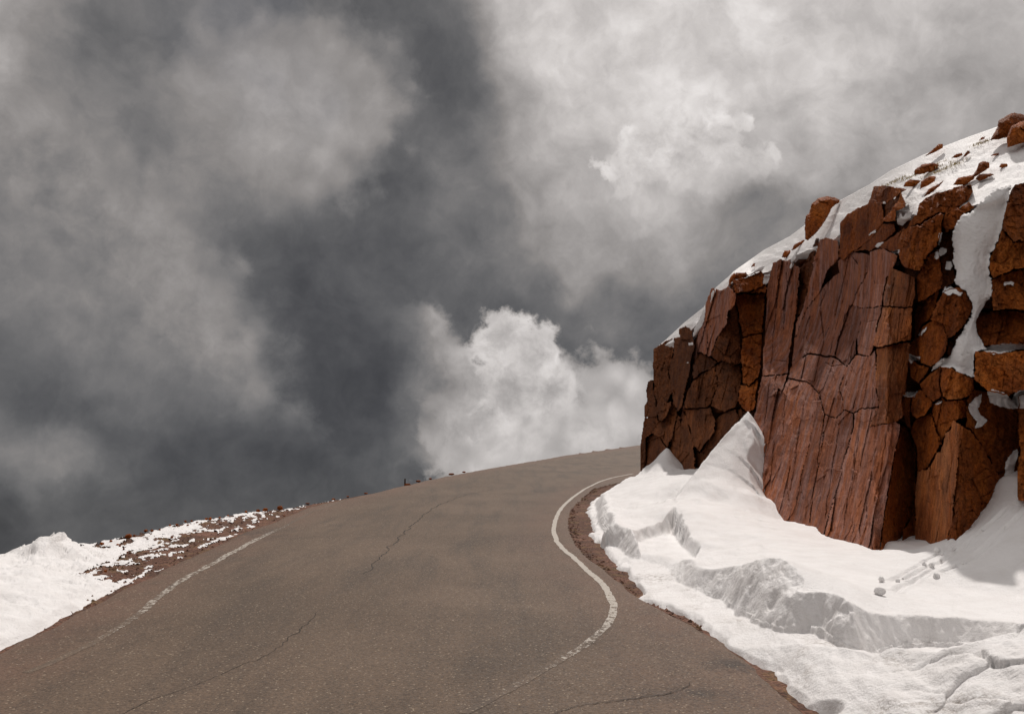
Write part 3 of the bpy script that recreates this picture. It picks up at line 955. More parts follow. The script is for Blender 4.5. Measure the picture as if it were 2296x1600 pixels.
B([(1480, 740), (1500, 720), (1580, 700), (1700, 625), (1715, 640), (1710, 740), (1680, 820), (1620, 880), (1590, 960), (1560, 960), (1500, 940), (1470, 900), (1465, 830)], -0.5, -0.1)
B([(1540, 660), (1560, 640), (1570, 590), (1620, 540), (1700, 510), (1800, 480), (1880, 470), (1885, 510), (1860, 560), (1740, 640), (1715, 630), (1690, 625), (1590, 690), (1510, 720)], 0.3, 0.7)
B([(1720, 640), (1860, 570), (1900, 600), (1850, 630), (1800, 680), (1780, 720), (1730, 740), (1715, 700)], 0.4, 0.7)
B([(1620, 880), (1690, 830), (1700, 900), (1715, 1000), (1700, 1060), (1640, 1110), (1570, 1140), (1565, 1000), (1590, 960)], 0.1, 0.2)
B([(1690, 830), (1715, 740), (1780, 720), (1775, 900), (1790, 1020), (1720, 1070), (1700, 1060), (1715, 1000), (1700, 900)], 0.5, 0.7, 0, 'd')
B([(1680, 1140), (1720, 1070), (1800, 1050), (1850, 1080), (1880, 1150), (1870, 1210), (1830, 1270), (1780, 1330), (1740, 1350), (1720, 1260), (1640, 1240)], -0.1, 0.3)
B([(1570, 1140), (1640, 1110), (1700, 1060), (1680, 1140), (1640, 1240), (1600, 1270), (1572, 1320), (1560, 1400), (1550, 1400), (1555, 1200)], 0.5, 0.3)
B([(1600, 1280), (1660, 1240), (1720, 1260), (1740, 1350), (1735, 1420), (1690, 1470), (1640, 1500), (1590, 1480), (1580, 1400), (1575, 1330)], 0.0, 0.2)
B([(1530, 1360), (1575, 1330), (1590, 1470), (1560, 1455), (1520, 1430)], 0.4, 0.3)
B([(1520, 1440), (1590, 1490), (1640, 1505), (1610, 1560), (1580, 1600), (1530, 1560)], 0.1, 0.2)
B([(1740, 1350), (1780, 1330), (1870, 1210), (1885, 1240), (1830, 1310), (1770, 1390), (1790, 1430), (1740, 1450)], 0.4, 0.5, 0, 'd')
# wall right of the snow gully
B([(2100, 500), (2120, 470), (2174, 420), (2174, 720), (2120, 800), (2045, 720), (2055, 650), (2085, 560)], -0.2, 0.3)
B([(2045, 720), (2120, 800), (2174, 720), (2174, 900), (2100, 960), (2000, 1005), (1970, 950), (1990, 870), (2030, 770)], 0.0, -0.1)
B([(1990, 1010), (2100, 965), (2174, 905), (2174, 1190), (2080, 1180), (2000, 1185), (1985, 1100)], 0.2, 0.1)
B([(1980, 1190), (2080, 1185), (2174, 1195), (2174, 1372), (1990, 1380), (1950, 1390), (1905, 1310), (1900, 1230), (1930, 1190)], 0.5, 0.2)
B([(1895, 1410), (1950, 1415), (2040, 1420), (2174, 1395), (2174, 1600), (2120, 1650), (2090, 1670), (1960, 1640), (1890, 1570)], -0.6, -0.3)
B([(1705, 1500), (1760, 1505), (1890, 1570), (1895, 1625), (1870, 1660), (1800, 1690), (1740, 1690), (1710, 1670), (1695, 1580)], -0.3, -0.1)
B([(1640, 1540), (1690, 1500), (1705, 1500), (1695, 1580), (1708, 1670), (1660, 1700), (1600, 1640), (1585, 1600)], 0.1, 0.0)
B([(1540, 1670), (1590, 1630), (1660, 1700), (1655, 1720), (1610, 1780), (1560, 1800), (1530, 1750)], -0.1, 0.1)
B([(1485, 1660), (1540, 1670), (1530, 1750), (1540, 1860), (1510, 1840), (1480, 1730)], 0.2, 0.2)
B([(1540, 1825), (1560, 1800), (1610, 1785), (1650, 1760), (1680, 1860), (1705, 1940), (1660, 2010), (1620, 2080), (1570, 2090), (1562, 1950), (1530, 1870)], 0.2, 0.1)
B([(1660, 1710), (1710, 1675), (1740, 1695), (1800, 1692), (1850, 1680), (1845, 1790), (1800, 1800), (1760, 1840), (1730, 1880), (1705, 1940), (1680, 1860), (1650, 1755)], 0.1, 0.2)
B([(1850, 1680), (1890, 1630), (1970, 1645), (2100, 1680), (2140, 1720), (2150, 1950), (2135, 2100), (2070, 2130), (2045, 2140), (1990, 2040), (1940, 1950), (1870, 1860), (1840, 1840), (1848, 1740)], 0.1, 0.2)
B([(2140, 1660), (2174, 1640), (2174, 2140), (2135, 2120), (2150, 1950)], -0.2, -0.3)
B([(1680, 1980), (1702, 1985), (1730, 1880), (1760, 1850), (1775, 1800), (1828, 1840), (1802, 2000), (1782, 2200), (1762, 2400), (1742, 2480), (1690, 2500), (1560, 2490), (1560, 2200), (1570, 2090), (1620, 2080), (1660, 2030)], 0.0, -0.55, 0, 'o')
B([(1828, 1840), (1870, 1865), (1940, 1950), (1990, 2040), (2050, 2140), (2050, 2250), (1990, 2350), (1900, 2400), (1830, 2450), (1740, 2490), (1762, 2400), (1782, 2200), (1802, 2000)], -0.5, 0.3)

STEP = 3.2
gx = np.arange(-20, 2420, STEP)
gy = np.arange(400, 2700, STEP)
GX, GY = np.meshgrid(gx, gy)                       # rows = y
wob = 1.0
WX = GX + 6 * fbm(GX / 70, GY / 90, 2, 71) + 5 * fbm(GX / 14, GY / 20, 2, 73)
WY = GY + 7 * fbm(GX / 70, GY / 90, 2, 75) + 6 * fbm(GX / 14, GY / 14, 2, 77)
PX, PY = c2f(GX, GY)
bid = np.full(GX.shape, -1, np.int32)
edged = np.full(GX.shape, 0.0)
for i, (poly, *_r) in enumerate(BL):
    p = np.array(poly)
    x0, y0 = p.min(0) - 25
    x1, y1 = p.max(0) + 25
    ii = np.nonzero((gx >= x0) & (gx <= x1))[0]
    jj = np.nonzero((gy >= y0) & (gy <= y1))[0]
    sl = (slice(jj[0], jj[-1] + 1), slice(ii[0], ii[-1] + 1))
    m = poly_in(poly, WX[sl], WY[sl])
    d = seg_dist(poly, WX[sl], WY[sl], True)
    crack = (8.0 if _r[-1] in 'rdb' else 2.6) * np.clip(fbm(GX[sl] / 45, GY[sl] / 45, 3, 80 + i) - 0.05, 0, 0.6)
    ok = m & (d > crack)
    sub = bid[sl]
    sub[ok] = i
    bid[sl] = sub
    e = edged[sl]
    e[ok] = d[ok] - crack[ok]
    edged[sl] = e
# every foot reaches down under the snow
low = np.full(gx.shape, -1)
for c in range(len(gx)):
    rows_ = np.nonzero(bid[:, c] >= 0)[0]
    if len(rows_):
        r_ = rows_[-1]
        n_ = min(r_ + 45, len(gy))
        bid[r_ + 1:n_, c] = bid[r_, c]
        edged[r_ + 1:n_, c] = np.maximum(edged[r_ + 1:n_, c], 12)
unit = CK / F                                        # metres per unit per metre of distance
YF = cliffY(PX, PY)
master = YF.copy()
SX = GX + 0.20 * GY
f_big, e_big = facets(GX / 120, GY / 150, 5, 1.0, 0.5)
f_mid, e_mid = facets(WX / 46, WY / 60, 6, 1.0, 0.6)
f_sml, e_sml = facets(WX / 17, WY / 20, 7, 1.0, 0.6)
v_big, ev_big = facets(SX / 62 + 0.15 * fbm(GX / 50, GY / 200, 2, 9), GY / 420, 8, 1.0, 0.9)
v_mid, ev_mid = facets((SX + 5 * fbm(GX / 30, GY / 120, 3, 10)) / 22, GY / 190, 9, 1.0, 1.0)
v_sml, ev_sml = facets((SX + 3 * fbm(GX / 20, GY / 60, 3, 12)) / 9.5, GY / 80, 10, 1.0, 1.0)
rough = fbm(GX / 40, GY / 40, 5, 90, 0.6)
rel_r = 26 * f_big + 10 * v_big + 14 * f_mid + 8 * v_mid + 8.0 * f_sml + 10 * rough + 10 * np.exp(-e_mid * 16) * sstep(-0.1, 0.15, rough) + 6 * np.exp(-e_big * 40) * sstep(0.0, 0.2, -rough)
rel_f = 27 * v_big + 5.0 * v_mid + 2.2 * v_sml + 6 * rough + 10 * f_big + 7 * np.exp(-ev_mid * 12) * sstep(-0.05, 0.2, fbm(GX / 60, GY / 150, 3, 93))
out_Y = np.zeros(GX.shape)
cliff = None
bmask = bid >= 0
# backing rock seen in the joints
cl = bmask.copy()


def grow(m):
    r = m.copy()
    r[1:] |= m[:-1]
    r[:-1] |= m[1:]
    r[:, 1:] |= m[:, :-1]
    r[:, :-1] |= m[:, 1:]
    return r


for _ in range(9):
    cl = grow(cl)
inv = ~cl
for _ in range(13):
    inv = grow(inv)
cl = ~inv
RIM = [(0, 1420), (80, 1420), (150, 1372), (300, 1340), (370, 1200), (420, 1090), (530, 1005), (690, 990), (740, 970), (765, 915), (870, 895), (1000, 805), (1060, 795), (1120, 800), (1140, 720), (1300, 660), (1500, 660), (1700, 620), (1900, 590), (2090, 540), (2174, 500), (2420, 430)]
rim_y = np.interp(gx, [p[0] for p in RIM], [p[1] for p in RIM])
cl &= GY > rim_y[None, :] + 15
cl[:, gx < 15] = False
for r_ in range(len(gy)):
    k_ = np.nonzero(bid[r_] >= 0)[0]
    if len(k_):
        cl[r_, k_[0] + 7:] = True
cl &= GY > rim_y[None, :] + 15
MATS = {'f': M_FACE, 'r': M_ROCK, 'd': M_DEEP, 'o': M_PILLAR, 'b': M_SHADED}


def shell(mask, Yv, thick, mat, name, parent=None, smooth=True):
    """front surface of a traced piece plus side walls running back into the hill"""
    js, is_ = np.nonzero(mask)
    if len(js) < 8:
        return None
    sl = (slice(js.min(), js.max() + 1), slice(is_.min(), is_.max() + 1))
    mk = mask[sl]
    used, fc = grid_faces(mk)
    if len(fc) < 2:
        return None
    px, py, yy = PX[sl].ravel()[used], PY[sl].ravel()[used], Yv[sl].ravel()[used]
    x, y, z = at(px, py, yy)
    V = np.stack([x, y, z], 1)
    e = np.concatenate([fc[:, [0, 1]], fc[:, [1, 2]], fc[:, [2, 3]], fc[:, [3, 0]]])
    key = np.sort(e, 1)
    _, inv_, cnt = np.unique(key[:, 0] * len(V) + key[:, 1], return_inverse=True, return_counts=True)
    be = e[cnt[inv_] == 1]
    bv = np.unique(be)
    mp = np.full(len(V), -1)
    mp[bv] = len(V) + np.arange(len(bv))
    # the back edge draws in a little, as a real block would
    cxm, cym = px.mean(), py.mean()
    xb, yb, zb = at(px[bv] + (cxm - px[bv]) * 0.02, py[bv] + (cym - py[bv]) * 0.02, yy[bv] + thick)
    V = np.concatenate([V, np.stack([xb, yb, zb], 1)])
    w = np.stack([be[:, 1], be[:, 0], mp[be[:, 0]], mp[be[:, 1]]], 1)
    return mesh_obj(name, V, np.concatenate([fc, w]), mat, parent, smooth)


CRK = [[(1012, 1640), (1028, 1700), (1045, 1772), (1030, 1900), (1008, 2050), (985, 2200), (962, 2370)], [(1320, 2080), (1300, 2180), (1280, 2260), (1288, 2360)], [(838, 1600), (820, 1720), (808, 1900)], [(1185, 1480), (1165, 1610)],
       [(1212, 1690), (1200, 1780)], [(772, 1555), (762, 1610), (768, 1670)], [(910, 2120), (922, 2250)], [(832, 2170), (842, 2270)], [(850, 1770), (856, 1850)], [(1225, 1400), (1212, 1450), (1200, 1505)], [(1160, 1200), (1175, 1260), (1165, 1290)],
       [(900, 1000), (890, 1150), (872, 1330), (852, 1480)], [(1105, 900), (1075, 1000), (1045, 1100), (1020, 1160)], [(1290, 900), (1262, 1040), (1240, 1120)], [(1180, 1010), (1150, 1130), (1110, 1290), (1085, 1420)], [(960, 1220), (930, 1330), (905, 1440)], [(790, 930), (775, 1100), (760, 1300), (742, 1480)],
       [(835, 920), (828, 1080), (812, 1290)], [(735, 1600), (720, 1750), (690, 1950), (668, 2120)], [(930, 1720), (900, 1900), (872, 2080), (850, 2200)], [(1130, 1850), (1105, 2000), (1075, 2180), (1050, 2340)], [(1240, 1900), (1215, 2060), (1180, 2240), (1150, 2420)], [(1395, 1880), (1370, 2060), (1345, 2240)], [(760, 1930), (748, 2060), (735, 2180)],
       [(1250, 1240), (1290, 1250), (1340, 1240)], [(1050, 1480), (1090, 1500), (1150, 1490)], [(1160, 2480), (1190, 2440), (1210, 2380)], [(1440, 1000), (1425, 1090), (1415, 1150)], [(1470, 1200), (1462, 1300), (1455, 1360)], [(1440, 1420), (1425, 1560), (1408, 1700), (1400, 1800)]]
groove = np.zeros(GX.shape)
for c_ in CRK:
    p_ = np.array(c_)
    ii = np.nonzero((gx >= p_[:, 0].min() - 40) & (gx <= p_[:, 0].max() + 40))[0]
    jj = np.nonzero((gy >= p_[:, 1].min() - 40) & (gy <= p_[:, 1].max() + 40))[0]
    sl = (slice(jj[0], jj[-1] + 1), slice(ii[0], ii[-1] + 1))
    wx = GX[sl] + 10 * fbm(GX[sl] / 60, GY[sl] / 75, 4, 171, 0.6)
    d = seg_dist(c_, wx, GY[sl])
    g_ = 13 * np.exp(-(d / (2.2 + 3.0 * np.clip(fbm(GX[sl] / 40, GY[sl] / 60, 3, 173) + 0.1, 0, 1))) ** 2)
    # the rock on one side of a joint stands a little proud
    side = np.sign(wx - np.interp(GY[sl], p_[:, 1], p_[:, 0]))
    g_ = g_ + 4 * np.exp(-d / 40) * (side > 0)
    groove[sl] = np.maximum(groove[sl], g_)
todo = []
for i, (poly, dl, dr, up, kind) in enumerate(BL):
    m = bid == i
    if m.sum() < 12:
        continue
    p = np.array(poly)
    t_ = np.clip((GX - p[:, 0].min()) / max(1, np.ptp(p[:, 0])), 0, 1)
    tv = np.clip((p[:, 1].max() - GY) / max(1, np.ptp(p[:, 1])), 0, 1)
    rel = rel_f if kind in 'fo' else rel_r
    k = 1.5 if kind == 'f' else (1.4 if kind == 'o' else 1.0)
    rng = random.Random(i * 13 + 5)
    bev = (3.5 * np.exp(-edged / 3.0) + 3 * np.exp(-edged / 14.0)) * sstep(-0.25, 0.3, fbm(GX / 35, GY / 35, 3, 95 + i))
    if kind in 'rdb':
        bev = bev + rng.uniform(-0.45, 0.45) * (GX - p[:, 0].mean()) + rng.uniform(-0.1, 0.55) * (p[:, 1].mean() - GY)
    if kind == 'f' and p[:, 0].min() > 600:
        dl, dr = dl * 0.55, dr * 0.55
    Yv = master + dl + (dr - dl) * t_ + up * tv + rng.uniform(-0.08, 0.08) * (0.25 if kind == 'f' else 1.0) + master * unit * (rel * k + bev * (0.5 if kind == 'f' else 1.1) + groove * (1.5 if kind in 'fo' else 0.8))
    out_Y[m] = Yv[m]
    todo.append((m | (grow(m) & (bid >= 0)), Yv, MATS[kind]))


def blur(a, n):
    for _ in range(n):
        b = a.copy()
        b[1:-1, 1:-1] = (a[1:-1, 1:-1] * 2 + a[:-2, 1:-1] + a[2:, 1:-1] + a[1:-1, :-2] + a[1:-1, 2:]) / 6
        a = b
    return a


fillb = np.where(out_Y > 0, out_Y, master + 0.3)
fm = fillb.copy()
for _ in range(5):
    for sh_ in ((1, 0), (-1, 0), (0, 1), (0, -1)):
        fm = np.maximum(fm, np.roll(fm, sh_, (0, 1)))
back = blur(fm, 6) + 0.22 + master * unit * rel_r * 0.25
x_, y_, z_ = at(PX, PY, back)
used, fc = grid_faces(cl[::2, ::2])
V = np.stack([x_, y_, z_], 2)[::2, ::2].reshape(-1, 3)[used]
cliff = mesh_obj('cliff', V, fc, M_DEEP)
tag(cliff, kind='structure')
out_Y = np.where((out_Y == 0) & cl, back, out_Y)
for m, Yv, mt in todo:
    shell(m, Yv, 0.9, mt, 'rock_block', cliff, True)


# ------------------------------------------------------------------ hillside above the cliff
SKYL = [(-40, 1480), (60, 1420), (150, 1345), (250, 1252), (360, 1165), (405, 1085), (430, 1052), (500, 992), (530, 962), (700, 842), (850, 762), (930, 702), (1130, 562), (1300, 470), (1420, 392), (1600, 305), (1720, 255), (1850, 205), (2000, 152), (2174, 96), (2420, 20)]
hx_ = np.arange(80, 2420, 4.0)
sky_y = np.interp(hx_, [p[0] for p in SKYL], [p[1] for p in SKYL])
rm_y = np.interp(hx_, [p[0] for p in RIM], [p[1] for p in RIM])


RX = np.arange(-200, 2700, 5.0)
RYS = np.interp(RX, [p[0] for p in RIM], [p[1] for p in RIM])
for _ in range(3):
    RYS = np.convolve(np.pad(RYS, 15, 'edge'), np.ones(31) / 31, 'valid')


def hillY(x, y):
    """distance of the snowy slope at a traced point"""
    rmy = np.interp(x, RX, RYS)
    px, pr = c2f(x, rmy)
    y0 = cliffY(px, pr) + 0.7
    dz = (rmy - y) * CK / F * y0
    return y0 + np.where(dz > 0, 3.2 * dz, -1.6 * dz)


nv = 150
tv = np.linspace(0, 1, nv)
low_y = rm_y + 130
HY = low_y[:, None] + (sky_y - low_y)[:, None] * tv[None, :]
HX = np.repeat(hx_[:, None], nv, 1)
yy = hillY(HX, HY)
px, py = c2f(HX, HY)
bumpy = 0.09 * fbm(HX / 130 + HY / 200, HY / 80, 3, 101) + 0.02 * fbm(HX / 40 + HY / 60, HY / 18, 3, 103)
x, y, z = at(px, py, yy)
z = z + bumpy * sstep(1.0, 0.8, tv)[None, :]
# roll over the crest and down the far side
ex = []
for k, (dy_, dz_) in enumerate([(0.5, 0.02), (1.2, -0.15), (2.5, -0.9), (6, -4), (14, -10)]):
    ex.append(np.stack([x[:, -1] + 0.3 * dy_, y[:, -1] + dy_, z[:, -1] + dz_], 1))
V = np.concatenate([np.stack([x, y, z], 2), np.stack(ex, 1)], 1)
used, fc = grid_faces(np.ones(V.shape[:2], bool))
V = V.reshape(-1, 3)
hill = mesh_obj('hillside', V, upward(V, fc), M_SNOW)
tag(hill, kind='structure')


# ------------------------------------------------------------------ boulders lying on the slope
def boulder(poly, lift, label, group=None, mat=None, fat=1.0, name='boulder', cat='boulder', seed=0, yoff=0.0):
    p = np.array([(x + 60 if x >= 2200 else x, y) for x, y in poly], float)
    st = max(2.0, min(3.2, np.ptp(p[:, 0]) / 14))
    bx = np.arange(p[:, 0].min() - 8, p[:, 0].max() + 8, st)
    by = np.arange(p[:, 1].min() - 8, p[:, 1].max() + 8, st)
    X, Yg = np.meshgrid(bx, by)
    wx = X + 3 * fbm(X / 14, Yg / 14, 3, seed)
    wy = Yg + 3 * fbm(X / 14, Yg / 14, 3, seed + 1)
    P = [tuple(q) for q in p]
    m = poly_in(P, wx, wy)
    d = seg_dist(P, wx, wy, True)
    if m.sum() < 6:
        return None
    dm = d[m].max()
    q = np.clip(d / dm, 0, 1)
    y0 = hillY(p[:, 0].mean(), p[:, 1].max()) + lift
    px, py = c2f(X, Yg)
    t = dm * 1.15 * unit * y0 * fat * np.sqrt(1 - (1 - q) ** 2)
    fr, _ = facets(X / (dm * 0.9), Yg / (dm * 0.9), seed + 3, 1.0, 0.6)
    fs, _ = facets(X / 14, Yg / 14, seed + 4, 1.0, 0.6)
    rel = (fr * dm * 0.32 + fs * 4.5 + 4 * fbm(X / 20, Yg / 20, 3, seed + 5)) * unit * y0 * np.minimum(1, q * 2.5)
    lean = (p[:, 1].max() - Yg) * unit * y0 * 0.35
    used, fc = grid_faces(m)
    if len(fc) < 3:
        return None
    a = at(px, py, y0 + yoff + lean - t + rel)
    b = at(px, py, y0 + yoff + lean + t - rel * 0.5)
    A = np.stack(a, 2).reshape(-1, 3)[used]
    Bk = np.stack(b, 2).reshape(-1, 3)[used]
    n = len(A)
    e = np.concatenate([fc[:, [0, 1]], fc[:, [1, 2]], fc[:, [2, 3]], fc[:, [3, 0]]])
    key = np.sort(e, 1)
    _, inv_, cnt = np.unique(key[:, 0] * n + key[:, 1], return_inverse=True, return_counts=True)
    be = e[cnt[inv_] == 1]
    w = np.stack([be[:, 1], be[:, 0], be[:, 0] + n, be[:, 1] + n], 1)
    o = mesh_obj(name, np.concatenate([A, Bk]), np.concatenate([fc, fc[:, ::-1] + n, w]), mat or M_ROCK)
    rebase(o)
    tag(o, label, cat, group)
    return o


G = 'boulders on the snowy slope above the cliff'
BO = [
    ([(935, 650), (955, 630), (970, 580), (1010, 545), (1060, 535), (1110, 545), (1130, 555), (1130, 575), (1090, 600), (1060, 660), (1030, 710), (990, 755), (950, 790), (935, 785), (930, 720)], 'rounded upright boulder alone on the left part of the snowy skyline'),
    ([(1975, 225), (2020, 150), (2025, 110), (2080, 75), (2120, 62), (2174, 75), (2220, 90), (2220, 190), (2100, 200), (2040, 215)], 'highest boulder, on the skyline at the top right'),
    ([(2080, 265), (2075, 200), (2100, 140), (2150, 115), (2174, 110), (2230, 120), (2230, 230), (2174, 235)], 'boulder with a rounded back at the right edge, just in front of the highest one'),
    ([(1598, 316), (1640, 285), (1690, 240), (1715, 240), (1718, 264), (1690, 280), (1650, 300)], 'wedge-shaped boulder alone on the upper snowy skyline'),
    ([(1548, 418), (1555, 385), (1600, 355), (1660, 345), (1690, 355), (1690, 380), (1650, 400), (1590, 416)], 'flat dark boulder in the middle of the snow below the wedge-shaped one'),
    ([(1755, 325), (1790, 295), (1825, 290), (1830, 308), (1790, 322)], 'small flat stone right of the dry grass, left of a narrow upright one'),
    ([(1820, 320), (1850, 280), (1870, 275), (1870, 293), (1840, 316)], 'small narrow stone tilted right beside the small flat one'),
    ([(1908, 226), (1935, 200), (1955, 198), (1955, 214)], 'smallest stone on the snow left of the highest boulder'),
    ([(1868, 436), (1905, 385), (1915, 350), (1945, 335), (1980, 345), (1980, 378), (1945, 400), (1900, 428)], 'jagged upright rock in the upper snow right of the big cap rock'),
    ([(2028, 372), (2045, 348), (2080, 352), (2085, 374), (2050, 382)], 'lone small dark rock in the smooth snow at the upper right'),
    ([(1978, 316), (2000, 295), (2036, 290), (2032, 304)], 'thin flat stone barely out of the snow under the right-edge boulder'),
    ([(1488, 484), (1500, 455), (1530, 440), (1590, 445), (1592, 474), (1540, 486)], 'low broad rock just above the cliff rim, left of a taller one'),
    ([(1582, 500), (1590, 450), (1640, 422), (1680, 425), (1670, 455), (1620, 485)], 'taller dark rock just above the cliff rim beside the low broad one'),
    ([(1605, 540), (1630, 495), (1690, 465), (1732, 435), (1704, 475), (1660, 515), (1620, 538)], 'long thin rock lying aslant in the snow behind the big cap rock'),
    ([(1768, 476), (1800, 430), (1860, 420), (1905, 408), (1892, 444), (1840, 476)], 'broken ledge of small rock just above the big cap rock'),
    ([(1895, 440), (1920, 410), (1985, 405), (2010, 415), (1960, 440), (1920, 455)], 'patch of rubble in the snow left of the gully head'),
    ([(855, 845), (870, 810), (930, 780), (942, 790), (900, 822), (870, 845)], 'dark rock tucked under the rounded upright boulder'),
    ([(798, 884), (815, 845), (850, 840), (852, 866), (830, 888)], 'small round rock on the rim left of the dark tucked one'),
    ([(520, 1008), (540, 970), (600, 965), (618, 988), (560, 1006)], 'small flat rock on the rim above the square orange block'),
    ([(626, 942), (640, 916), (656, 914), (650, 934)], 'tiny dark rock in the snow above the square orange block'),
    ([(498, 1045), (505, 1000), (535, 965), (545, 985), (525, 1020), (515, 1050)], 'narrow rock standing on the rim where the far buttress begins'),
]
for i, (p, lb) in enumerate(BO):
    boulder(p, -0.05, lb, G, seed=200 + i * 7, fat=0.9 if i else 0.8)


# ------------------------------------------------------------------ snow lodged on the cliff
Yc = np.where(out_Y > 0, out_Y, np.nan)
fill = np.where(np.isnan(Yc), master + 0.2, Yc)


def blur(a, n):
    for _ in range(n):
        b = a.copy()
        b[1:-1, 1:-1] = (a[1:-1, 1:-1] * 2 + a[:-2, 1:-1] + a[2:, 1:-1] + a[1:-1, :-2] + a[1:-1, 2:]) / 6
        a = b
    return a


smoothY = blur(np.minimum(fill, master + 0.6), 10)


def snow_on_rock(poly, label, bulge=7.0, thick=0.25, name='snow_patch', group='snow lodged on the cliff ledges', wide=True, ragged=1.0, yf=None):
    P = [(x + 170 if x >= 2168 else x, y) for x, y in poly]
    p = np.array(P)
    ii = np.nonzero((gx >= p[:, 0].min() - 20) & (gx <= p[:, 0].max() + 20))[0]
    jj = np.nonzero((gy >= p[:, 1].min() - 20) & (gy <= p[:, 1].max() + 20))[0]
    sl = (slice(jj[0], jj[-1] + 1), slice(ii[0], ii[-1] + 1))
    wx = GX[sl] + ragged * (7 * fbm(GX[sl] / 30, GY[sl] / 30, 3, 111) + 4 * fbm(GX[sl] / 10, GY[sl] / 10, 2, 113))
    wy = GY[sl] + ragged * (7 * fbm(GX[sl] / 30, GY[sl] / 30, 3, 115) + 4 * fbm(GX[sl] / 10, GY[sl] / 10, 2, 117))
    m_ = np.zeros(GX.shape, bool)
    m_[sl] = poly_in(P, wx, wy)
    d = np.zeros(GX.shape)
    d[sl] = seg_dist(P, wx, wy, True)
    base = smoothY if yf is None else yf
    soft = bulge * (1 - np.exp(-d / (bulge * 1.2)))
    nz = 7 * fbm(GX / 60, GY / 90, 4, 119) + 3.0 * fbm(GX / 16, GY / 12, 3, 121)
    Yv = base - 0.05 - base * unit * (soft * 1.6 + nz * np.minimum(1, d / 12))
    o = shell(m_, Yv, thick, M_SNOW, name)
    if o is None:
        return None
    rebase(o)
    tag(o, label, 'snow', group)
    return o


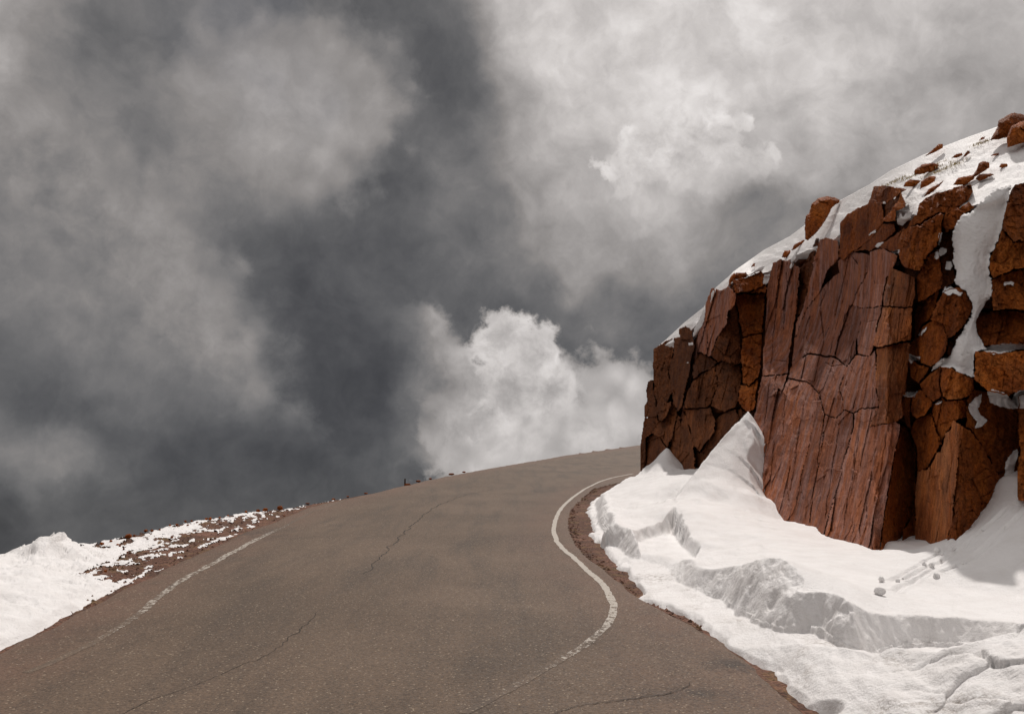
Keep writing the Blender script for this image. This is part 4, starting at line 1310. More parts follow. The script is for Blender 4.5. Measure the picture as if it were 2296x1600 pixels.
GUL = [(1905, 585), (1950, 545), (2000, 500), (2100, 470), (2090, 530), (2080, 600), (2050, 720), (2030, 790), (1990, 860), (1975, 950), (1995, 1030), (1995, 1090), (1930, 1190), (1905, 1240), (1910, 1310), (1950, 1380), (1965, 1405), (1895, 1425), (1890, 1568),
       (1770, 1512), (1700, 1500), (1640, 1532), (1680, 1470), (1762, 1432), (1790, 1350), (1870, 1230), (1880, 1150), (1850, 1080), (1790, 1040), (1772, 1010), (1790, 980), (1775, 900), (1770, 740), (1800, 660), (1830, 640), (1880, 622)]
gulY = blur(np.minimum(fill, master + 0.35), 40)
snow_on_rock(GUL, 'long tongue of snow filling the gully down the right of the cliff', 26, 0.5, 'snow_gully', None, yf=gulY, ragged=1.7)
SP = [
    ([(1428, 935), (1440, 910), (1470, 900), (1480, 928), (1455, 935)], 'small snow cap on the ledge left of the lit pillar, lower of two'),
    ([(1420, 855), (1445, 836), (1472, 836), (1474, 862), (1440, 864)], 'small snow cap on the ledge left of the lit pillar, upper of two'),
    ([(1662, 880), (1668, 845), (1700, 828), (1737, 835), (1737, 862), (1700, 880), (1672, 895)], 'rounded snow cushion left of the gully snow, highest on the dark slot'),
    ([(1688, 805), (1688, 745), (1710, 738), (1708, 792), (1695, 820)], 'thin upright snow streak above the snow cushion'),
    ([(1726, 945), (1733, 908), (1765, 902), (1774, 937), (1745, 960)], 'snow lump directly below the snow cushion'),
    ([(1714, 1080), (1722, 1048), (1760, 1042), (1792, 1063), (1824, 1085), (1817, 1104), (1775, 1088), (1750, 1104)], 'snow on top of the block left of the narrow part of the gully'),
    ([(1568, 1325), (1600, 1293), (1632, 1268), (1617, 1308), (1592, 1330)], 'thin slanting snow streak in the middle joint of the cliff'),
    ([(1511, 1416), (1540, 1436), (1589, 1442), (1588, 1468), (1556, 1468), (1530, 1490)], 'forked snow scrap below the slanting streak'),
    ([(1481, 1660), (1510, 1642), (1574, 1638), (1553, 1672), (1500, 1676)], 'flat snow strip on the ledge right of the main face'),
    ([(1888, 1414), (1950, 1398), (1990, 1376), (2080, 1366), (2174, 1370), (2174, 1400), (2120, 1408), (2060, 1427), (2000, 1434), (1950, 1418)], 'flat snow sheet on top of the big square block at the right edge'),
    ([(1960, 1643), (2000, 1626), (2060, 1646), (2112, 1686), (2154, 1730), (2100, 1742), (2040, 1732), (1980, 1704)], 'broad snow patch under the big square block'),
    ([(1856, 1730), (1888, 1676), (1938, 1650), (1933, 1700), (1918, 1740), (1933, 1778), (1974, 1800), (1942, 1840), (1892, 1852), (1908, 1810), (1868, 1770)], 'ragged hooked snow patch left of the broad one'),
    ([(2102, 1680), (2128, 1632), (2174, 1612), (2174, 1720), (2150, 1742)], 'snow patch cut by the right edge beside the broad one'),
    ([(1666, 1715), (1690, 1692), (1724, 1694), (1692, 1716)], 'tiny snow scrap under the wide middle block'),
    ([(2052, 1048), (2065, 1012), (2120, 1024), (2112, 1044), (2085, 1036)], 'star-shaped snow scrap on the upper right wall'),
    ([(2062, 2075), (2080, 2018), (2132, 1960), (2144, 1988), (2124, 2070), (2110, 2160), (2060, 2160)], 'tall snow wedge at the foot of the right wall'),
    ([(272, 1367), (300, 1358), (308, 1376), (280, 1382)], 'snow scrap on the far buttress, just under its top'),
    ([(262, 1478), (285, 1470), (288, 1484), (268, 1488)], 'tiny snow scrap halfway up the far buttress'),
    ([(396, 1115), (408, 1072), (434, 1056), (428, 1087), (400, 1146)], 'snow runnel on the corner of the slanting slab'),
    ([(842, 945), (853, 890), (892, 836), (884, 892), (857, 950)], 'snow finger hanging over the rim above the main face'),
    ([(298, 1335), (303, 1288), (338, 1228), (365, 1160), (374, 1200), (352, 1272), (322, 1325)], 'snow strip running down behind the slanting slab'),
    ([(696, 1035), (703, 980), (740, 978), (729, 1024), (712, 1040)], 'snow tongue dropping beside the square orange block'),
    ([(560, 1004), (600, 992), (640, 962), (690, 925), (712, 930), (690, 962), (640, 980), (600, 1000)], 'snow spilling over the top of the square orange block'),
    ([(1288, 756), (1330, 722), (1337, 746), (1300, 760)], 'small snow scrap among the broken rocks under the dark upper block'),
    ([(1326, 825), (1350, 798), (1378, 797), (1352, 828)], 'bright snow scrap at the head of the smooth face'),
    ([(1452, 695), (1456, 640), (1475, 618), (1492, 650), (1520, 618), (1548, 622), (1532, 662), (1482, 705)], 'snow between the pyramid-shaped rock and the big cap rock'),
]
for i, (p, lb) in enumerate(SP):
    snow_on_rock(p, lb, 7.0, 0.2)


# ================================================================== RIGHT SNOW BANK
def rbf(pts, c=0.15, smooth=1e-4):
    P = np.array(pts, float)
    n = len(P)
    d = np.sqrt((P[:, None, 0] - P[None, :, 0]) ** 2 + ((P[:, None, 1] - P[None, :, 1]) * 0.8) ** 2 + c * c)
    A = np.zeros((n + 3, n + 3))
    A[:n, :n] = -d - np.eye(n) * smooth * 50
    A[:n, n:] = np.c_[np.ones(n), P[:, :2]]
    A[n:, :n] = A[:n, n:].T
    w = np.linalg.solve(A, np.r_[P[:, 2], 0, 0, 0])

    def ev(x, y):
        r = w[n] + w[n + 1] * x + w[n + 2] * y
        for i in range(n):
            r = r - w[i] * np.sqrt((x - P[i, 0]) ** 2 + ((y - P[i, 1]) * 0.8) ** 2 + c * c)
        return r
    return ev


# foot and lip of the ploughed wall (frame x, foot y, lip y, snow depth at the foot)
WALL = [(1334, 1128, 1112, .03), (1339, 1159, 1138, .04), (1350, 1185, 1150, .05), (1359, 1217, 1166, .05), (1386, 1227, 1184, .06), (1418, 1251, 1212, .06), (1454, 1260, 1238, .07), (1491, 1268, 1250, .07), (1507, 1292, 1264, .06),
        (1538, 1311, 1270, .06), (1577, 1334, 1284, .06), (1619, 1346, 1282, .07), (1650, 1372, 1266, .08), (1690, 1394, 1255, .10), (1720, 1408, 1258, .12), (1745, 1418, 1300, .14), (1785, 1420, 1328, .16), (1830, 1430, 1328, .15),
        (1873, 1452, 1334, .14), (1896, 1466, 1352, .12), (1930, 1478, 1378, .08), (1971, 1466, 1388, .08), (2077, 1452, 1385, .10), (2178, 1454, 1394, .13), (2296, 1462, 1406, .2), (2450, 1475, 1412, .2), (2700, 1500, 1420, .2)]
wl, wtop, wsb = [], [], []
SETB = {1619: .18, 1650: .28, 1690: .42, 1720: .38, 1745: .25}
up_pts = []
for x, yb, yt, h in WALL:
    gx_, gy_, gz_ = ground(x, yb, h)
    wl.append((float(gx_), float(gy_)))
    sb = SETB.get(x, 0.14)
    wsb.append(sb)
    X_, Y_, Z_ = at(x, yt, gy_ + sb)
    hh = float(Z_ - SLOPE * (gy_ + sb))
    wtop.append(hh)
    up_pts.append((float(X_), float(gy_ + sb), hh))
    up_pts.append((float(X_) - 0.15, float(gy_) - 0.9, hh))
# the bank goes on round the bend
wl = [(wl[0][0] + 7.0, wl[0][1] + 12.0), (wl[0][0] + 2.2, wl[0][1] + 5.0), (wl[0][0] + 0.5, wl[0][1] + 1.8)] + wl
wsb = [0.2] * 3 + wsb


def H_at(px, py, Y):
    x, y, z = at(px, py, Y)
    return (float(x), float(y), float(z - SLOPE * y))


for px_, py_, Y_ in [(1352, 1104, 31.5), (1372, 1079, 33.0), (1398, 1042, 35.4), (1416, 1013, 37.0), (1430, 992, 38.4)]:
    up_pts.append(H_at(px_, py_, Y_))
    x, y, h = H_at(px_, py_, Y_)
    up_pts.append((x + 0.4, y + 2.5, h * 0.8))
CONT = [(1438, 1010), (1449, 1048), (1467, 1056), (1494, 1078), (1514, 1066), (1540, 1056), (1558, 1050), (1690, 1075), (1708, 1108), (1752, 1155), (1762, 1167), (1791, 1171), (1831, 1182), (1847, 1197), (1902, 1217), (1935, 1224), (1970, 1229),
        (1989, 1216), (2033, 1212), (2055, 1207), (2108, 1211), (2160, 1181), (2211, 1125), (2243, 1076), (2296, 1060), (2380, 1010)]
for px_, py_ in CONT:
    Yv = float(cliffY(px_, py_)) + 0.1
    up_pts.append(H_at(px_, py_, Yv))
    if not 1600 < px_ < 1765:
        x, y, h = H_at(px_, py_, Yv)
        up_pts.append((x + 0.5, y + 1.2, h))
# drift leaning against the face
for px_, py_, Y_ in [(1600, 1064, 27.2), (1640, 1072, 26.0), (1684, 1080, 25.2), (1520, 1122, 24.0), (1600, 1124, 22.9), (1560, 1118, 22.6), (1600, 1090, 23.6), (1640, 1058, 24.4), (1660, 1034, 24.9), (1560, 1088, 24.0), (1672, 990, 25.6), (1640, 1015, 25.3), (1690, 1112, 23.2),
                     (1498, 1008, 33.9), (1492, 1030, 33.0), (1478, 1060, 32.0), (1450, 1060, 33.5), (1700, 1200, 17.5), (1600, 1200, 18.0), (1432, 1190, 19.45), (1460, 1180, 19.95), (1490, 1168, 20.6), (1515, 1140, 21.0), (1528, 1150, 19.95), (1540, 1183, 18.65), (1556, 1212, 17.5), (1570, 1230, 17.0), (1450, 1130, 23.6), (1410, 1090, 28.7), (1380, 1130, 24.8), (1400, 1165, 20.9), (1760, 1260, 14.3), (1860, 1290, 13.2), (1980, 1310, 12.6), (2100, 1320, 12.6), (2230, 1290, 12.6), (2296, 1330, 11.8),
                     (2210, 1210, 13.6), (2280, 1170, 13.8), (1660, 1230, 15.8), (1580, 1258, 15.2)]:
    up_pts.append(H_at(px_, py_, Y_))
FIN = [H_at(*q) for q in [(1677, 919, 26.1), (1660, 936, 26.0), (1641, 955, 25.8), (1605, 994, 25.4), (1575, 1034, 25.0), (1548, 1074, 24.5), (1518, 1118, 23.7)]]
f_up = rbf(up_pts, 0.12)
SNE = [(1332, 1116), (1322, 1128), (1318, 1145), (1325, 1165), (1330, 1190), (1345, 1215), (1362, 1240), (1385, 1262), (1410, 1280), (1430, 1300), (1442, 1318), (1450, 1330), (1440, 1341), (1492, 1360), (1548, 1386), (1600, 1414), (1660, 1452), (1720, 1502), (1785, 1558), (1850, 1608), (1920, 1668)]
sne = plan(SNE, 0.0)
sne = [(sne[0][0] + 7, sne[0][1] + 14), (sne[0][0] + 0.5, sne[0][1] + 2.0)] + sne + [(2.75, 5.0)]
lo = []
for px_, py_ in SNE:
    x, y, z = ground(px_, py_, 0.0)
    lo.append((float(x), float(y), 0.02))
for x, yb, yt, h in WALL:
    gx_, gy_, gz_ = ground(x, yb, h)
    lo.append((float(gx_), float(gy_), h))
for px_, py_, h in [(1700, 1440, .07), (1760, 1490, .09), (1800, 1530, .08), (1850, 1590, .08), (1900, 1620, .12), (1780, 1440, .17), (1810, 1462, .24), (1850, 1492, .27), (1890, 1515, .27), (1926, 1506, .33), (1971, 1487, .40), (2030, 1464, .48), (2110, 1450, .55), (2160, 1440, .60),
                    (2184, 1408, .76), (2215, 1413, .74), (2250, 1416, .72), (2296, 1412, .74), (2380, 1410, .74), (1940, 1560, .24), (2000, 1590, .28), (2060, 1540, .40), (2120, 1520, .46), (2100, 1600, .34), (2200, 1560, .42), (2180, 1500, .50), (2296, 1590, .40), (2296, 1500, .60), (2200, 1660, .30), (2400, 1600, .5), (2500, 1500, .7)]:
    x, y, z = ground(px_, py_, h)
    lo.append((float(x), float(y), h))
f_lo = rbf(lo, 0.12)
nx3 = 620
r3 = np.linspace(0.045, 0.66, nx3)
NF = 1300
yf_ = np.geomspace(5.6, 50, NF)


# smooth pieces on a plan grid, looked up later
qx = np.arange(0.0, 22.0, 0.06)
qy = np.arange(4.5, 52, 0.06)
QX, QY = np.meshgrid(qx, qy, indexing='ij')
need = (QX / QY > 0.03) & (QX / QY < 0.72)
U_ = np.zeros(QX.shape)
L_ = np.zeros(QX.shape)
W_ = np.zeros(QX.shape)
E_ = np.zeros(QX.shape)
U_[need] = f_up(QX[need], QY[need])
L_[need] = f_lo(QX[need], QY[need])
far_pt = [(60.0, 52.0), (60.0, 4.0)]
wpoly = wl + [(60.0, wl[-1][1]), (60.0, 60.0), (wl[0][0], 60.0)]
spoly = sne + [(60.0, 5.0), (60.0, 60.0), (sne[0][0], 60.0)]
dw, wa = seg_dist(wl, QX[need], QY[need], False, wsb)
S_ = np.full(QX.shape, 0.2)
S_[need] = wa
W_[need] = np.where(poly_in(wpoly, QX[need], QY[need]), dw, -dw)
de = seg_dist(sne, QX[need], QY[need])
E_[need] = np.where(poly_in(spoly, QX[need], QY[need]), de, -de)


def look(A, x, y):
    i = np.clip((x - qx[0]) / 0.06, 0, len(qx) - 1.001)
    j = np.clip((y - qy[0]) / 0.06, 0, len(qy) - 1.001)
    i0, j0 = i.astype(int), j.astype(int)
    fi, fj = i - i0, j - j0
    return (A[i0, j0] * (1 - fi) + A[i0 + 1, j0] * fi) * (1 - fj) + (A[i0, j0 + 1] * (1 - fi) + A[i0 + 1, j0 + 1] * fi) * fj


def plan_h(pts):
    """frame point + snow depth -> plan"""
    return [tuple(float(c) for c in ground(x, y, h)[:2]) for x, y, h in pts]


def z6(p):
    return [(1614.3 + 0.2969 * x, 1136 + 0.2969 * y) for x, y in p]


def on_bank(px, py):
    """plan point of a frame point on the upper bank, by marching along the sight line"""
    dx, dy, dz = ray(px, py)
    ys = np.geomspace(7, 45, 1500)
    xs = dx / dy * ys
    zs = EYE + dz / dy * ys
    h = np.where(look(W_, xs, ys) > 0.1, look(U_, xs, ys), look(L_, xs, ys)) + SLOPE * ys
    k = np.nonzero(zs < h)[0]
    k = k[0] if len(k) else len(ys) - 1
    return float(xs[k]), float(ys[k]), float(h[k])


TR = [z6(p) for p in ([(1255, 560), (1330, 535), (1420, 490), (1560, 400), (1700, 320), (1800, 210), (1880, 120), (2000, 10)],
                      [(1270, 632), (1400, 590), (1500, 545), (1600, 490), (1700, 400), (1900, 235), (2030, 130), (2150, 30)],
                      [(1680, 510), (1800, 450), (1900, 390), (2000, 300), (2150, 165), (2296, 30)],
                      [(1400, 550), (1480, 515), (1600, 450)])]
TR = [[on_bank(*q)[:2] for q in p] for p in TR]
# second, shorter break in the bank above the wall: (frame x, y on the lip)
ARCH = [(1416, 1206), (1432, 1190), (1460, 1180), (1490, 1170), (1504, 1152), (1515, 1140), (1528, 1152), (1540, 1185), (1556, 1214), (1570, 1232)]
AFOOT = [1210, 1205, 1198, 1190, 1186, 1184, 1198, 1215, 1232, 1240]
arch = [tuple(float(c) for c in ground(x, fy, 0.2)[:2]) for (x, y), fy in zip(ARCH, AFOOT)]
below = [tuple(float(c) for c in ground(x, y, 0.2)[:2]) for x, y in [(1556, 1262), (1500, 1252), (1440, 1240)]]
apoly = arch + below


def bank_h(x, y):
    """snow depth over the road slope"""
    w = look(W_, x, y)
    e = look(E_, x, y)
    wr = look(W_, x + 0.02, y)
    wu = look(W_, x, y + 0.02)
    gxn, gyn = (wr - w) / 0.02, (wu - w) / 0.02
    # distance along the wall, for flutes running down its face
    s_al = x * gyn - y * gxn
    fl = 0.10 * fbm(x * 1.1 + y * 0.9, y * 0.6, 3, 131) + 0.055 * fbm(x * 6.5, y * 4.5, 3, 133) + 0.022 * fbm(x * 17, y * 11, 2, 135)
    up = look(U_, x, y)
    lo_ = look(L_, x, y)
    lo_ = np.minimum(lo_, 0.02 + np.maximum(e, 0) * 0.8)
    # lower, thin sheet frays into the gravel
    fray = e - 0.06 + 0.20 * fbm(x * 2.4, y * 1.0, 3, 137, 0.55) + 0.035 * fbm(x * 11, y * 5, 2, 139)
    lo_ = np.minimum(lo_, 0.006 + 0.45 * np.maximum(fray, 0)) + np.where(fray < 0, 1.1 * fray, 0)
    lo_ = lo_ + sstep(0.1, 0.5, e) * (0.030 * fbm(x * 1.6, y * 1.1, 3, 141) + 0.006 * fbm(x * 7, y * 5, 3, 143)) * sstep(26, 14, y)
    up = up + 0.045 * fbm(x * 1.1, y * 0.7, 3, 145) + 0.022 * fbm(x * 3.1 + y * 1.2, y * 1.1, 3, 146) + 0.010 * fbm(x * 5, y * 3, 3, 147)
    # sharp fin of drift leaning against the face
    if ((y > 20) & (y < 30)).any():
        fd, fh = seg_dist([q[:2] for q in FIN], x, y, False, [q[2] for q in FIN])
        fy_ = np.interp(x, [q[0] for q in FIN][::-1], [q[1] for q in FIN][::-1])
        fin = fh - fd * np.where(y < fy_, 0.50, 2.6) - 1.2 * np.maximum(x - (5.60 + (y - 23.2) * 0.2) + 0.25 * fbm(x * 1.3, y * 1.3, 3, 149), 0) + 0.10 * fbm(x * 1.5, y * 1.1, 4, 148) - 0.02
        q_ = np.clip(0.5 + 0.5 * (fin - up) / 0.7, 0, 1)
        up = up + (fin - up) * q_ + 0.35 * q_ * (1 - q_)
    # scalloped break inside the bank
    ins = poly_in(apoly, x, y)
    near_a = seg_dist(arch, x, y) if ins.any() else None
    if near_a is not None:
        dd_ = near_a + 0.06 * fbm(x * 7, y * 5, 3, 149)
        flo = np.minimum(up, 0.17 + 0.04 * fbm(x * 2, y * 2, 3, 150))
        up = np.where(ins, up + (flo - up) * sstep(-0.01, 0.14, dd_), up)
    for p in TR:
        d = seg_dist(p, x, y) + 0.02 * fbm(x * 8, y * 8, 2, 151)
        up = up - 0.035 * np.exp(-(d / 0.035) ** 2) + 0.012 * np.exp(-((d - 0.08) / 0.03) ** 2)
    ww = w + fl
    t = np.clip((ww + 0.02) / (0.07 + look(S_, x, y)), 0, 1) ** 0.75
    lip = 0.03 * np.exp(-((ww - 0.22) / 0.1) ** 2)
    up = np.where(w > 0.3, up, np.maximum(up, lo_))
    h = lo_ + (up - lo_) * t + lip * sstep(0.05, 0.2, up - lo_)
    talus = 0.05 * np.exp(-np.maximum(-ww, 0) / 0.16) * (ww < 0) * (0.5 + fbm(x * 4, y * 3, 3, 153)) * sstep(0.05, 0.3, up - lo_)
    h = h + talus * sstep(0.15, 0.4, e)
    # broken slabs of the near pile
    pile = sstep(10.2, 9.6, y) * sstep(3.0, 3.4, x) * (w < -0.15)
    if pile.any():
        qw = 0.5 * fbm(x * 1.6, y * 1.6, 3, 154)
        fct, ed = facets((x * 0.8 + y * 0.25) * 1.9 + qw, (y - x * 0.2) * 1.5 - qw, 155, 0.9, 0.25)
        h = h + pile * (0.09 * fct + 0.035 * fbm(x * 4, y * 4, 4, 157) - 0.03 * np.exp(-ed * 14))
    grit = np.clip(sstep(0.5, 0.0, np.abs(ww + 0.12) / 0.5) * (ww < 0.12) * 0.75 + 0.85 * sstep(0.9, 0.2, np.abs(e - 0.55)) * (w < -0.1), 0, 1)
    return h, e, ww, grit


RR = np.repeat(r3[:, None], NF, 1)
YY = np.repeat(yf_[None, :], nx3, 0)
hf, _, _, _ = bank_h(RR * YY, YY)
zf = hf + SLOPE * YY
px, py = project(RR * YY, YY, zf)
stp = np.hypot(np.diff(px, axis=1), np.diff(py, axis=1))
stp = np.minimum(stp, 8.0) + 0.10 * np.abs(np.diff(np.log(YY), axis=1)) * F
cum = np.concatenate([np.zeros((nx3, 1)), np.cumsum(stp, 1)], 1)
cum /= cum[:, -1:]
for _ in range(6):
    cum[1:-1] = (cum[:-2] + 2 * cum[1:-1] + cum[2:]) / 4
NRW = 800
tq = np.linspace(0, 1, NRW)
Yq = np.stack([np.interp(tq, cum[i], yf_) for i in range(nx3)])
Rq = np.repeat(r3[:, None], NRW, 1)
Xq = Rq * Yq
hq, eq, wq, gq = bank_h(Xq, Yq)
Zq = hq + SLOPE * Yq
pxq, _ = project(Xq, Yq, Zq)
lim = np.interp(pxq, PXB, YB) + 1.6
lim = np.where(pxq < 1436, 50, lim)
keep = (hq > -0.14) & (Yq < lim + 1.0) & (eq > -0.5)
used, fc = grid_faces(keep)
V = np.stack([Xq, Yq, Zq], 2).reshape(-1, 3)[used]
bank = mesh_obj('snow_bank', V, upward(V, fc), M_BANK)
set_attr(bank, 'grit', gq.reshape(-1)[used])
tag(bank, 'deep ploughed snow bank with a cut wall between the road and the cliff', 'snow bank')

# gravel shoulder and ground under the bank
sx = np.linspace(0, 1, 90)
n_s = 700
pr = from_end(er, s_r, np.linspace(0, 0.86, n_s))
tg = np.gradient(pr, axis=0)
tg /= np.linalg.norm(tg, axis=1)[:, None] + 1e-9
nrm = np.stack([tg[:, 1], -tg[:, 0]], 1)
wid = np.geomspace(0.02, 4.0, 90)
SXX = pr[:, None, 0] - 0.06 + nrm[:, None, 0] * wid
SYY = pr[:, None, 1] + nrm[:, None, 1] * wid
SZZ = SLOPE * SYY - 0.035 - 0.05 * sstep(0, 0.4, wid)[None, :] + 0.05 * fbm(SXX * 5, SYY * 5, 4, 161, 0.6) * sstep(0.02, 0.2, wid)[None, :] + 0.03 * fbm(SXX * 1.4, SYY * 1.4, 3, 163)
used, fc = grid_faces(np.ones(SXX.shape, bool))
V = np.stack([SXX, SYY, SZZ], 2).reshape(-1, 3)
sh = mesh_obj('shoulder', V, upward(V, fc), M_GRAVEL)
tag(sh, kind='structure')


# ------------------------------------------------------------------ snowballs that rolled down the bank
def lump_mesh(r, seed, squash=(1, 1, 1), rough=0.25, seg=16, ring=11):
    th = np.linspace(0, math.pi, ring)
    ph = np.linspace(0, 2 * math.pi, seg, endpoint=False)
    T, P = np.meshgrid(th, ph, indexing='ij')
    x, y, z = np.sin(T) * np.cos(P), np.sin(T) * np.sin(P), np.cos(T)
    f, _ = facets(x * 1.7 + z * 0.9 + 5, y * 1.7 + z * 0.4 + 5, seed, 0.9, 0.5)
    k = r * (1 + rough * f + rough * 0.5 * fbm(x * 3 + 9, y * 3 + z * 2 + 9, 3, seed + 1))
    V = np.stack([x * k * squash[0], y * k * squash[1], z * k * squash[2]], 2).reshape(-1, 3)
    fc = []
    for i in range(ring - 1):
        for j in range(seg):
            fc.append((i * seg + j, (i + 1) * seg + j, (i + 1) * seg + (j + 1) % seg, i * seg + (j + 1) % seg))
    V[:, 2] -= V[:, 2].min()
    return V, np.array(fc)


def lump(name, loc, r, seed, mat, squash=(1, 1, 1), rough=0.25, rz=0.0, sink=0.15):
    V, fc = lump_mesh(r, seed, squash, rough)
    o = mesh_obj(name, V, fc, mat)
    o.location = (loc[0], loc[1], loc[2] - r * sink)
    o.rotation_euler.z = rz
    return o


SB = [(1209, 618, 60, 'largest snowball, hollow like a rolled wheel, in the sun below the cliff shadow'), (1220, 550, 30, 'snowball touching the back of the largest one'), (1345, 556, 26, 'broken snowball just right of the largest one'), (1384, 540, 14, 'snow crumb beside the broken snowball'),
      (1636, 524, 40, 'snowball at the lower edge of the cliff shadow, nearest on the right'), (1600, 440, 32, 'snowball in shadow up the middle track'), (1545, 434, 26, 'snowball in shadow left of the middle track'), (1776, 448, 28, 'snowball in shadow on the right track'),
      (1850, 432, 22, 'small snowball in shadow right of the one on the right track'), (1645, 330, 30, 'snowball high on the left track'), (1768, 316, 24, 'snowball high between the tracks'), (1680, 360, 17, 'small snowball under the two high ones'), (1672, 402, 17, 'small snowball beside the middle track'), (1985, 176, 18, 'topmost snowball, far up the middle track'), (2150, 156, 12, 'tiny snowball far up the right track')]
for i, (x, y, r, lb) in enumerate(SB):
    (fx, fy), = z6([(x, y + r * 0.7)])
    bx, by, bz = on_bank(fx, fy)
    rad_ = r * 0.2969 / F * by * 0.72
    o = lump('snowball', (bx, by, bz), rad_, 300 + i * 5, M_SNOW, (1.0, 0.8, 0.9) if i else (1.05, 0.55, 0.72), 0.45 if i else 0.2, 0.3 * i)
    tag(o, lb, 'snowball', 'snowballs on the bank below the cliff')
    if i == 0:                                       # the rolled wheel shows its coil
        V = []
        n_ = 40
        fcs = []
        for k in range(n_):
            a = k / n_ * 4.2 * math.pi
            rr = rad_ * (0.22 + 0.55 * k / n_)
            c = np.array([math.cos(a) * rr * 1.05, -rad_ * 0.42, rad_ * 0.62 + math.sin(a) * rr * 0.68])
            for q in range(6):
                b = q / 6 * 2 * math.pi
                V.append(c + np.array([math.cos(a) * math.cos(b), math.sin(b), math.sin(a) * math.cos(b)]) * rad_ * 0.12)
        for k in range(n_ - 1):
            for q in range(6):
                fcs.append((k * 6 + q, k * 6 + (q + 1) % 6, (k + 1) * 6 + (q + 1) % 6, (k + 1) * 6 + q))
        c = mesh_obj('coil', np.array(V), np.array(fcs), M_SNOW, o)

# ------------------------------------------------------------------ stones, post, grass
ORD = 'first second third fourth fifth sixth seventh eighth ninth tenth eleventh twelfth thirteenth fourteenth fifteenth sixteenth seventeenth eighteenth nineteenth twentieth twenty-first twenty-second twenty-third twenty-fourth twenty-fifth'.split()
STONES = [(130, 452, 34, 'large brown rock on the ridge left of the ploughed heap'), (800, 358, 15, None), (870, 350, 12, None), (1005, 322, 24, 'widest brown stone on the left ridge, where the snow is broadest'), (1050, 312, 11, None), (1140, 288, 15, None), (1190, 278, 12, None), (1250, 262, 9, None),
      (1330, 244, 9, None), (1385, 234, 11, None), (1450, 216, 10, None), (1500, 206, 9, None), (1618, 186, 12, None), (1645, 180, 14, None), (1720, 172, 10, None), (1785, 162, 8, None), (1925, 132, 12, None), (2020, 122, 15, None), (2075, 112, 18, None), (2190, 94, 24, 'pale flat rock on the ridge where the snow ends'),
      (925, 362, 10, None), (940, 378, 9, None), (1345, 328, 12, 'dark stone in the middle of the ridge snow'), (1470, 238, 9, None), (825, 600, 13, 'dark stone in the gravel below the ridge snow'), (970, 400, 9, None), (1000, 425, 8, None), (2225, 150, 8, None)]
for i, (x, y, r, lb) in enumerate(STONES):
    (fx, fy), = z7([(x, y + r * 0.5)])
    gx_, gy_, gz_ = ground(fx, fy, 0.06)
    cr_y = float(np.interp(gx_ / gy_, CR_R, CR_Y))
    k = min(1.0, (cr_y + 0.05) / gy_)
    gx_, gy_ = gx_ * k, gy_ * k
    gz_ = float(verge_z(np.array([gx_]), np.array([gy_]))[0])
    rad_ = r * 0.28646 / F * gy_ * 0.95
    o = lump('stone', (float(gx_), float(gy_), gz_ + 0.03), rad_, 400 + i * 3, M_ROCK, (1.15, 0.9, 0.75), 0.4, i * 1.1, 0.2)
    tag(o, lb or 'small brown stone, %s from the left along the snowy ridge' % ORD[sorted(q[0] for q in STONES if q[3] is None).index(x)], 'stone', 'stones along the left ridge')

# marker stub on the outer edge
mx, my, mz = ground(908, 1084.5, 0.0)
my = float(np.interp(mx / my, CR_R, CR_Y)) - 0.02
mx, _, _ = at(908, 1084, my)
root = bpy.data.objects.new('marker_post', None)
col.objects.link(root)
root.location = (float(mx), my, SLOPE * my - 0.06)
tag(root, 'short dark marker post on the outer edge of the road', 'post')
def prism(w, d, h, top=0.9, sx=0, sy=0):
    V = []
    for zz, k in ((0, 1), (h * 0.92, top), (h, top * 0.7)):
        for a in range(8):
            q = (a + 0.5) / 8 * 2 * math.pi
            V.append((sx + math.cos(q) * w / 2 * k, sy + math.sin(q) * d / 2 * k, zz))
    fc = [(r * 8 + a, r * 8 + (a + 1) % 8, (r + 1) * 8 + (a + 1) % 8, (r + 1) * 8 + a) for r in range(2) for a in range(8)]
    fc += [(16, 17, 18, 19), (16, 19, 20, 21), (16, 21, 22, 23)]
    return np.array(V), np.array(fc)
mesh_obj('stub', *prism(0.07, 0.07, 0.30), M_POST, root, False)
mesh_obj('footing', *prism(0.30, 0.22, 0.11, 0.75, 0.10), M_ROCK, root, False)
for i, (x, y, r) in enumerate([(690, 1123, 4), (748, 1112, 4), (780, 1107, 3.5), (820, 1101, 3.5), (938, 1076, 5), (965, 1069, 4), (1012, 1059.5, 5), (1040, 1055.5, 3.5)]):
    gx_, gy_, gz_ = ground(x, y + 2, 0.0)
    cr_y = float(np.interp(gx_ / gy_, CR_R, CR_Y)) - 0.05
    k = cr_y / gy_
    o = lump('stone', (float(gx_ * k), cr_y, SLOPE * cr_y - 0.02), r / F * cr_y * 0.8, 500 + i, M_ROCK, (1.6, 1, 0.6), 0.35, i)
    tag(o, 'tiny brown stone, %s from the left on the outer asphalt edge against the clouds' % ORD[i], 'stone', 'stones on the outer road edge')


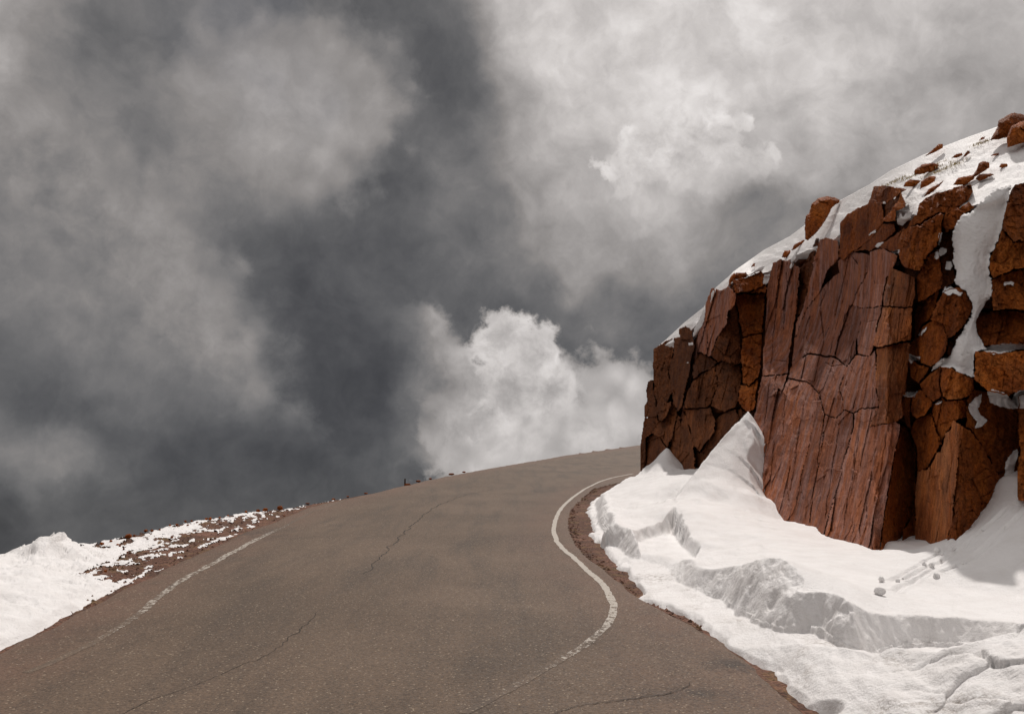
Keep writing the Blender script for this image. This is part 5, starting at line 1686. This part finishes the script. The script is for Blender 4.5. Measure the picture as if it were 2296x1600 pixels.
def blades(name, centres, n, size, label, mat, spread):
    rng = random.Random(len(name) + n)
    V, fc = [], []
    for (cx_, cy_, cz_) in centres:
        for _ in range(n):
            a = rng.uniform(0, 6.283)
            q = rng.gauss(0, spread)
            q2 = rng.gauss(0, spread * 0.5)
            h = size * rng.uniform(0.5, 1.2)
            ln = rng.uniform(0.2, 0.9) * h
            b = np.array([cx_ + q, cy_ + q2, cz_ + q * 0.35])
            s = np.array([math.cos(a + 1.57), math.sin(a + 1.57), 0]) * 0.006
            tip = b + np.array([math.cos(a) * ln, math.sin(a) * ln, h])
            k = len(V)
            V += [b - s, b + s, tip + s * 0.2, tip - s * 0.2]
            fc.append((k, k + 1, k + 2, k + 3))
    o = mesh_obj(name, np.array(V), np.array(fc), mat, None, False)
    tag(o, label, 'grass', None, 'stuff')
    return o


cs = []
for x, y in [(1470, 440), (1500, 428), (1540, 424), (1560, 418), (1690, 350), (1720, 360), (1700, 395), (1740, 375), (1770, 365), (1790, 350), (1660, 408), (1420, 468), (1450, 452), (1930, 240), (1945, 230)]:
    yy = float(hillY(x, y)) - 0.05
    px, py = c2f(x, y)
    X_, Y_, Z_ = at(px, py, yy)
    cs.append((float(X_), float(Y_), float(Z_) - 0.02))
blades('dry_grass', cs, 60, 0.055, 'dry yellow grass poking through the snow above the cliff', M_STRAW, 0.14)


def scatter(name, pts, lo_r, hi_r, mat, label, seed):
    """loose stones lying on the ground, too many and too small to tell apart"""
    rg = np.random.RandomState(seed)
    n = len(pts)
    base = np.array([(1, 0, 0), (0, 1, 0), (-1, 0, 0), (0, -1, 0), (0.2, 0.1, 0.8), (0, 0, -0.5)])
    fcs = np.array([(0, 1, 4), (1, 2, 4), (2, 3, 4), (3, 0, 4), (1, 0, 5), (2, 1, 5), (3, 2, 5), (0, 3, 5)])
    r = lo_r * (hi_r / lo_r) ** (rg.rand(n) ** 2.2)
    a = rg.rand(n) * 6.283
    V = base[None] * (0.65 + 0.7 * rg.rand(n, 6, 1)) * r[:, None, None]
    x = V[..., 0] * np.cos(a)[:, None] - V[..., 1] * np.sin(a)[:, None]
    y = V[..., 0] * np.sin(a)[:, None] + V[..., 1] * np.cos(a)[:, None]
    V = np.stack([x, y, V[..., 2]], 2) + pts[:, None, :]
    f = (fcs[None] + 6 * np.arange(n)[:, None, None]).reshape(-1, 3)
    o = mesh_obj(name, V.reshape(-1, 3), f, mat, None, False)
    tag(o, label, 'gravel', None, 'stuff')


rg = np.random.RandomState(3)
n_ = 9000
k_ = rg.randint(150, n_s - 60, n_)
w_ = np.abs(rg.normal(0, 0.45, n_)) + 0.01
gx_ = pr[k_, 0] - 0.06 + nrm[k_, 0] * w_
gy_ = pr[k_, 1] + nrm[k_, 1] * w_
gz_ = SLOPE * gy_ - 0.035 - 0.05 * sstep(0, 0.4, w_) + 0.05 * fbm(gx_ * 5, gy_ * 5, 4, 161, 0.6) * sstep(0.02, 0.2, w_) + 0.03 * fbm(gx_ * 1.4, gy_ * 1.4, 3, 163)
scatter('gravel', np.stack([gx_, gy_, gz_], 1), 0.008, 0.045, M_GRAVEL, 'loose red-brown gravel on the inner shoulder below the snow bank', 5)
n_ = 9000
rr_ = rg.uniform(-0.5, -0.12, n_)
yy_ = np.exp(rg.uniform(math.log(11), math.log(34), n_))
xx_ = rr_ * yy_
dr_ = xx_ - np.interp(yy_, el_sorted[:, 0], el_sorted[:, 1])
ok = (dr_ < -0.03) & (yy_ < np.interp(rr_, CR_R, CR_Y) + 0.3)
xx_, yy_ = xx_[ok], yy_[ok]
scatter('gravel', np.stack([xx_, yy_, verge_z(xx_, yy_)], 1), 0.008, 0.04, M_GRAVEL, 'loose red-brown gravel on the outer verge left of the road', 6)
